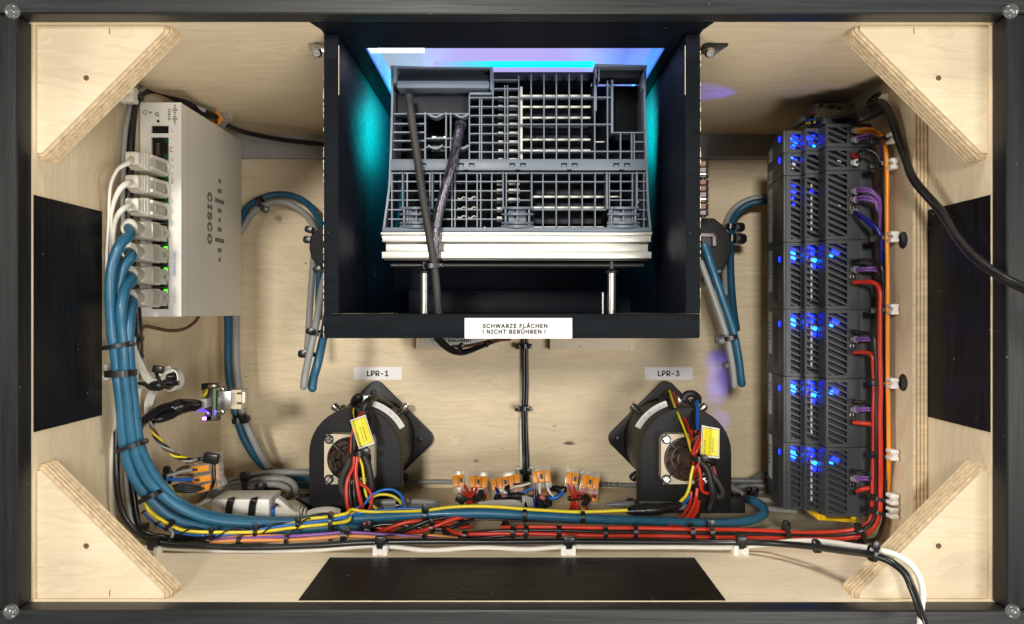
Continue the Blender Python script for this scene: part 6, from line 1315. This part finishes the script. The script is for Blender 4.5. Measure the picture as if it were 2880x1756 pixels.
# ------------------------------------------------------------------ lever connectors in the middle
ZC_ = crop(1240, 1280, 5.133)
for (x, y, Y, n, ro, ti, lab) in ((262, 385, .612, 2, -9, -18, 'two lever connector with red wires beside the LPR-1 fan'), (545, 400, .613, 3, 2, -18, 'three lever connector with red wires next to the two lever one'), (940, 405, .614, 5, -11, -18, 'five lever connector with dark blue and white wires'),
                                (1450, 315, .610, 3, -4, -12, 'three lever connector with big orange levers, white wires'), (1885, 345, .612, 2, 9, -14, 'tilted two lever connector with crossing red wires'), (2140, 400, .611, 3, 11, -16, 'tilted three lever connector with crossing red wires'),
                                (500, 600, .632, 4, 2, -10, 'lever connector lying behind the red wire bunch'), (1010, 565, .634, 5, -6, -10, 'lever connector lying behind the dark blue and white wires'), (1410, 590, .632, 3, 0, -10, 'lever connector lying under the big three lever one'), (2170, 590, .632, 2, 8, -10, 'lever connector lying under the tilted ones')):
    lever(W(*ZC_(x, y), Y), n, ro, ti, lab, 'lever connectors on the bottom panel')
def zw(pts, r, m, lab): return cable('wire', path(ZC_, pts), r, m, lab, 'wire', n=8)
zr = 'red wires at the connectors beside LPR-1'
for pts in ([(245, 440, .608), (320, 540, .606), (385, 620, .602), (378, 700, .600), (370, 780, .598)], [(330, 425, .608), (385, 530, .604), (415, 620, .601), (415, 700, .599), (420, 780, .597)], [(450, 425, .609), (445, 520, .606), (408, 620, .603), (395, 700, .601), (400, 780, .599)], [(530, 425, .609), (490, 530, .605), (435, 620, .602), (440, 700, .600), (450, 780, .598)]):
    cable('wire', path(ZC_, pts), .0012, 'red_wire', 'red wire gathered into the bunch at the connectors beside LPR-1', 'wire', zr, n=8)
zw([(635, 430, .609), (645, 510, .610), (638, 590, .614)], .0011, 'red_wire', 'single red wire dropping from the three lever connector')
zr = 'red wires at the tilted connectors'
for pts in ([(1835, 420, .608), (1875, 530, .605), (1905, 620, .602), (1880, 720, .600), (1865, 820, .596)], [(1915, 440, .608), (1940, 550, .604), (1945, 640, .601), (1985, 740, .599), (2010, 820, .596)], [(2030, 470, .608), (1990, 560, .606), (1935, 640, .603), (1900, 740, .600), (1900, 820, .597)], [(2110, 480, .608), (2040, 570, .605), (1970, 640, .602), (1945, 740, .600), (1950, 820, .597)], [(2210, 500, .609), (2195, 560, .611), (2200, 600, .614)]):
    cable('wire', path(ZC_, pts), .0012, 'red_wire', 'red wire from the tilted lever connectors', 'wire', zr, n=8)
zw([(2040, 650, .604), (2070, 730, .602), (2110, 790, .598)], .0012, 'red_wire', 'red wire end bending away under the tilted connectors')
zw([(785, 465, .609), (820, 530, .607), (845, 580, .606)], .0013, 'navy_wire', 'dark blue wire from the five lever connector'); zw([(870, 455, .609), (905, 510, .606), (945, 560, .605)], .0010, 'white_cable', 'white wire from the five lever connector'); zw([(950, 440, .609), (955, 520, .607), (965, 600, .606)], .0022, 'black_cable', 'black wire from the five lever connector')
zw([(1030, 440, .606), (1070, 455, .603), (1180, 440, .602), (1290, 405, .604)], .0009, 'white_cable', 'white wire crossing to the big lever connector'); zw([(1040, 425, .608), (1150, 420, .606), (1260, 395, .606)], .0009, 'brown_wire', 'brown wire crossing to the big lever connector')
zw([(1140, 570, .606), (1210, 530, .605), (1295, 485, .606)], .0013, 'bright_blue', 'blue wire between the connector groups')
zw([(1350, 420, .606), (1350, 560, .604), (1355, 680, .602), (1385, 790, .598)], .0014, 'navy_wire', 'dark blue wire dropping from the big lever connector'); zw([(1430, 410, .606), (1425, 490, .604), (1432, 560, .604)], .0011, 'white_cable', 'white wire dropping straight from the big lever connector'); zw([(1530, 395, .606), (1545, 480, .603), (1575, 545, .602), (1625, 595, .603)], .0011, 'white_cable', 'white wire curving out of the big lever connector'); zw([(1512, 400, .607), (1520, 480, .606), (1550, 560, .605), (1600, 600, .606)], .0010, 'brown_wire', 'brown wire behind the curving white one')
zw([(1560, 630, .605), (1640, 625, .604), (1710, 590, .604), (1755, 530, .606), (1775, 460, .608)], .0018, 'bright_blue', 'blue wire curving up to a black cap'); zw([(1620, 480, .612), (1680, 490, .609), (1740, 520, .607), (1780, 470, .608)], .0030, 'black_tape', 'black tape cap on the curving blue wire')
for x, y, lab in ((905, 610, 'pink wire end at the five lever connector'), (1460, 620, 'pink wire end under the big lever connector')):
    zw([(x - 15, y + 5, .606), (x, y, .603), (x + 20, y + 8, .605)], .0024, 'pink_wire', lab)
for pts, r, lab in (([(800, 610, .607), (880, 640, .603), (960, 670, .601), (1030, 690, .599)], .0042, 'black sleeve under the five lever connector'), ([(1000, 590, .606), (1100, 590, .604), (1180, 600, .605)], .0036, 'black sleeve between the connector groups'), ([(1440, 590, .606), (1440, 690, .602), (1470, 790, .598)], .0040, 'black sleeve under the big lever connector'), ([(1530, 620, .607), (1560, 680, .604), (1560, 740, .602)], .0038, 'second black sleeve under the big lever connector'), ([(590, 520, .607), (560, 600, .604), (520, 660, .602)], .0030, 'black sleeve beside the red bunch'), ([(2080, 590, .607), (2110, 650, .604), (2060, 720, .601)], .0032, 'black sleeve beside the tilted connectors')):
    zw(pts, r * .8, 'black_rubber', lab)
tie((350, 615), (520, 620), .600, 'black cable tie round the red bunch beside LPR-1', None, 6, 0, .0045, cr=ZC_, hb=(290, 640, .597, .0040, .0032, 35))
tie((1835, 630), (2040, 610), .599, 'black cable tie round the crossing red wires', None, 6, 0, .0050, cr=ZC_)
ribbon('ribbon_cable', path(ZC_, [(540, 735, .598), (700, 715, .597), (900, 705, .596), (1080, 710, .596), (1180, 770, .597)]), .0062, .0012, (0, -.8, .5), 'white_cable', 'white ribbon cable lying flat under the five lever connector', 'cable')
ribbon('ribbon_cable', path(ZC_, [(1255, 600, .606), (1262, 680, .603), (1280, 790, .600)]), .0120, .0012, (.5, -.8, 0), 'white_cable', 'white ribbon cable dropping between the connector groups', 'cable')
for x, lab in ((1185, 'black cable bending down between the connector groups'), (1215, 'second black cable bending down between the connector groups')):
    zw([(x + 60, 600, .612), (x + 10, 620, .606), (x - 5, 690, .602), (x + 10, 780, .599)], .0020, 'black_cable', lab)
# ------------------------------------------------------------------ vertical cables on the back panel
MM = A(1, 1)
for i, lab in ((0, 'black cable running straight down the back panel'), (1, 'second black cable running straight down the back panel')):
    cable('back_cable', path(MM, [(1317 + i * 20, 880, .688), (1317 + i * 20, 1100, .688), (1318 + i * 20, 1300, .688), (1312 + i * 20, 1500, .688)]) + path(B12, [(1312 + i * 22, 150, .688), (1316 + i * 22, 300, .687), (1318 + i * 22, 480, .68)]), .0017, 'black_cable', lab, 'cable')
ribbon('back_cable', path(B12, [(1300, 20, .6885), (1299, 200, .6885), (1300, 390, .6875)]), .0026, .001, (0, -1, 0), 'white_cable', 'white ribbon beside the black cables on the back panel', 'cable')
for cr, x, y, hs in ((MM, 1320, 1000, 1.0), (MM, 1316, 1448, .9), (B12, 1318, 402, 1.2)):
    tie((x - 22, y), (x + 26, y - 2), .684, 'black cable tie on the cables down the back panel', 'ties on the back panel cables', 12, 1, .004, cr=cr, hs=hs, hb=(x - 42, y, .685, .0030, .0024, 0))
mount(B12(1320, 395), .688, 'white cable mount behind the back panel cables', 'white cable mounts', 52, 22, True)
cable('sagging_cable', path(MM, [(690, 930, .600), (735, 985, .605), (800, 1030, .612), (870, 1042, .620), (940, 1030, .628), (1010, 1000, .636), (1080, 968, .642), (1160, 945, .65)]), .0028, 'black_cable', 'black cable sagging below the hood', 'cable', scales=[1.1, 1.1, 1, 1, .9, .8, .7, .7])
cable('sagging_cable', path(MM, [(800, 1000, .615), (880, 1000, .622), (980, 982, .632), (1080, 962, .640), (1220, 948, .65)]), .0014, 'brown_wire', 'thin brown wire sagging below the hood', 'cable')
tie((845, 1052), (862, 1005), .617, 'black cable tie on the sagging cable below the hood', None, 12, 1, .004, cr=MM); tie((1045, 1000), (1070, 960), .636, 'second black cable tie on the sagging cable below the hood', None, 10, 0, .004, cr=MM)
# grey cables across the back at the bottom
cable('network_cable', path(B12, [(300, 478, .682), (460, 482, .682), (640, 476, .682), (820, 475, .682)]), .0022, 'grey_cable', 'grey cable leaving the LPR-1 bracket along the back', 'cable')
gc = thing('network_cable', W(*B12(1960, 497), .682), 'grey cable with black rings leading to the LPR-3 bracket', 'cable'); cable('sheath', path(B12, [(1820, 493, .682), (1960, 496, .682), (2140, 500, .682), (2260, 502, .682)]), .0022, 'grey_cable_dark', parent=gc)
for x in (1912, 1940, 1990): MB().cyl(W(*B12(x - 3, 496), .682), W(*B12(x + 3, 496), .682), .00235, n=14).build('ring_mark', 'tie_black', gc)
cable('network_cable', path(B12, [(230, 622, .592), (420, 622, .592), (600, 622, .590), (672, 630, .588), (680, 648, .586), (600, 660, .585), (400, 668, .586), (200, 660, .588)]), .0026, 'grey_cable', 'grey cable loop end lying beside the LPR-1 bracket', 'cable')
tie((410, 668), (408, 620), .584, 'black cable tie on the grey loop beside LPR-1', None, 10, 0, .004, cr=B12)
cable('network_cable', path(B12, [(1900, 642, .590), (2000, 640, .590), (2200, 640, .592), (2400, 645, .594), (2500, 660, .594)]), .0030, 'grey_cable_dark', 'grey cable end lying in front of the LPR-3 bracket', 'cable', scales=[.35, .9, 1, 1, 1])
tie((2130, 662), (2128, 618), .586, 'black cable tie on the grey cable end before LPR-3', None, 12, 0, .0045, cr=B12)
for pts, m_, lab in (([(300, 470, .655), (480, 468, .650), (660, 470, .645), (760, 475, .64)], 'grey_cable_dark', 'uppermost grey cable between LPR-3 and the modules'), ([(340, 560, .648), (400, 512, .640), (520, 502, .636), (700, 520, .63)], 'grey_cable_dark', 'grey cable curving from LPR-3 behind the modules'), ([(460, 480, .66), (560, 430, .65), (680, 370, .64)], 'grey_cable_dark', 'grey cable rising behind the modules'), ([(330, 500, .640), (420, 560, .628), (520, 598, .618), (660, 610, .61), (800, 640, .61)], 'grey_cable', 'light grey cable passing in front of LPR-3 foot'), ([(400, 540, .655), (520, 548, .645), (660, 552, .64), (760, 560, .64)], 'grey_cable_dark', 'middle grey cable between LPR-3 and the modules'), ([(530, 650, .600), (600, 665, .600), (700, 678, .60), (820, 690, .60)], 'grey_cable', 'lowest light grey cable under the modules')):
    cable('network_cable', path(B22, pts), .0024, m_, lab, 'cable')
tie((478, 628), (505, 555), .592, 'black cable tie on blue and grey cables beside the LPR-3 foot', None, 14, 1, .0050, cr=B22, hs=1.3)
tie((205, 800), (198, 772), .548, 'grey topped cable tie on the blue loop under LPR-3', None, 12, 1, .004, cr=B22)
# ------------------------------------------------------------------ cables, holder and fittings on the far side of the hood
HS = crop(1960, 400, 2.0846)
cable('network_cable', path(HS, [(470, 342, .665), (400, 348, .668), (320, 362, .672), (250, 405, .675), (212, 460, .672), (200, 520, .665), (195, 600, .655), (198, 700, .648), (205, 850, .64), (218, 1000, .63), (230, 1100, .62)]), .0031, 'blue_cable_dark', 'dark blue cable arching from behind the modules to the holder', 'cable', n=14)
cable('network_cable', path(HS, [(470, 318, .668), (400, 322, .672), (310, 336, .676), (228, 385, .679), (182, 450, .676), (168, 510, .668), (165, 620, .66), (165, 760, .652), (172, 900, .645)]), .0029, 'grey_cable', 'grey cable arching from behind the modules beside the dark blue one', 'cable', n=14)
cable('network_cable', path(HS, [(20, 700, .60), (50, 780, .598), (92, 900, .596), (138, 1030, .594), (178, 1150, .594), (205, 1290, .596), (220, 1428, .598)]), .0025, 'grey_cable', 'light grey cable end slanting down from the hood near the modules', 'cable', n=14, tip=True)
cable('network_cable', path(HS, [(40, 600, .606), (75, 700, .604), (115, 810, .602), (160, 950, .600), (205, 1090, .598), (238, 1240, .600), (263, 1415, .602)]), .0033, 'blue_cable', 'blue cable end slanting down beside the grey one near the modules', 'cable', n=14, tip=True)
tie((225, 1140), (150, 1155), .592, 'black cable tie round the slanting cable ends near the modules', None, 12, 1, .0060, cr=HS, hs=1.8)
tie((205, 1300), (180, 1305), .600, 'small black tie head behind the slanting grey cable', None, 14, 1, .004, cr=HS)
tie((170, 495), (222, 500), .664, 'black cable tie on the arch near the modules, at the holder', None, 14, 1, .006, cr=HS, hs=1.6)
tie((180, 565), (225, 568), .658, 'second black cable tie on the arch near the modules', None, 18, 1, .006, cr=HS, hs=1.4)
hd = thing('cable_holder', W(*HS(130, 600), .64), 'black printed cable holder with a metal bracket at the hood near the modules', 'holder')
MB().prism([(W(*HS(x, y), .625).x if x > 30 else .1112, W(*HS(x, y), .625).z) for x, y in ((20, 450), (100, 445), (160, 490), (198, 560), (205, 640), (180, 700), (130, 768), (90, 740), (20, 735))], .625, .655, 'y').build('body', 'printed_black', hd, bevel=.0014, seg=3)
MB().box(W(*HS(100, 0), .624).x, W(*HS(145, 0), .624).x, .620, .626, W(*HS(0, 768), .624).z, W(*HS(0, 740), .624).z).build('tie_head', 'tie_black', hd, bevel=.0006)
br = MB(); 
for a_, b_ in (((20, 545), (98, 545)), ((100, 548), (100, 610))): br.slab(W(*HS(*a_), .620), W(*HS(*b_), .620), .0030, .004)
br.build('bracket', 'nickel', hd, bevel=.0004); MB().box(W(*HS(30, 0), .6225).x, W(*HS(92, 0), .6225).x, .6215, .6245, W(*HS(0, 612), .6225).z, W(*HS(0, 556), .6225).z).build('opening', 'plc_black', hd)
ft = thing('fitting_stack', W(*HS(36, 440), .60), 'column of copper and grey hexagonal fittings beside the hood', 'fitting')
for i, (y0, y1, m_) in enumerate(((115, 150, 'copper_nut'), (152, 185, 'nickel'), (188, 196, 'chrome'), (199, 212, 'dark_metal'), (222, 255, 'copper_nut'), (258, 292, 'copper_nut'), (295, 330, 'nickel'), (334, 342, 'chrome'), (345, 356, 'dark_metal'), (362, 398, 'copper_nut'), (402, 432, 'nickel'))):
    c = W(*HS(36, (y0 + y1) / 2), .60); h_ = (y1 - y0) / 2 / 2.0846 * .60 / F
    MB().lathe(c - Vector((0, 0, h_)), (0, 0, 1), [(.0040, 0), (.0044, h_ * .3), (.0044, h_ * 1.7), (.0040, h_ * 2)], 6).build('hex_fitting', m_, ft, smooth=0)
a_, b_ = W(*HS(36, 440), .60), W(*HS(36, 112), .60)
MB().cyl(a_, b_, .0022, n=12).build('threaded_rod', 'dark_metal', ft)
for z in (a_.z + .012, b_.z - .012): MB().box(.1112, a_.x - .0012, .6025, .6080, z - .002, z + .002).build('arm', 'dark_metal', ft, bevel=.0004)
# ------------------------------------------------------------------ blue light of the module lamps that escapes through the far slots
for (loc, tgt, pw, sz) in (((.204, .630, z_(-.040)), (.192, .693, z_(-.047)), .09, 24), ((.204, .630, z_(-.058)), (.193, .693, z_(-.066)), .10, 24), ((.204, .630, z_(-.070)), (.191, .693, z_(-.078)), .08, 22), ((.204, .630, z_(-.094)), (.194, .693, z_(-.102)), .08, 22), ((.200, .560, z_(.128)), (.130, .555, z_(.165)), .2, 46)):
    d = bpy.data.lights.new('module_lamp', 'SPOT'); d.energy = pw; d.color = (.05, .05, 1.0); d.spot_size = rad(sz); d.spot_blend = .7; d.shadow_soft_size = .002
    o = bpy.data.objects.new('module_lamp', d); COL.objects.link(o); o.location = loc; o.rotation_euler = (Vector(tgt) - Vector(loc)).to_track_quat('-Z', 'Y').to_euler()
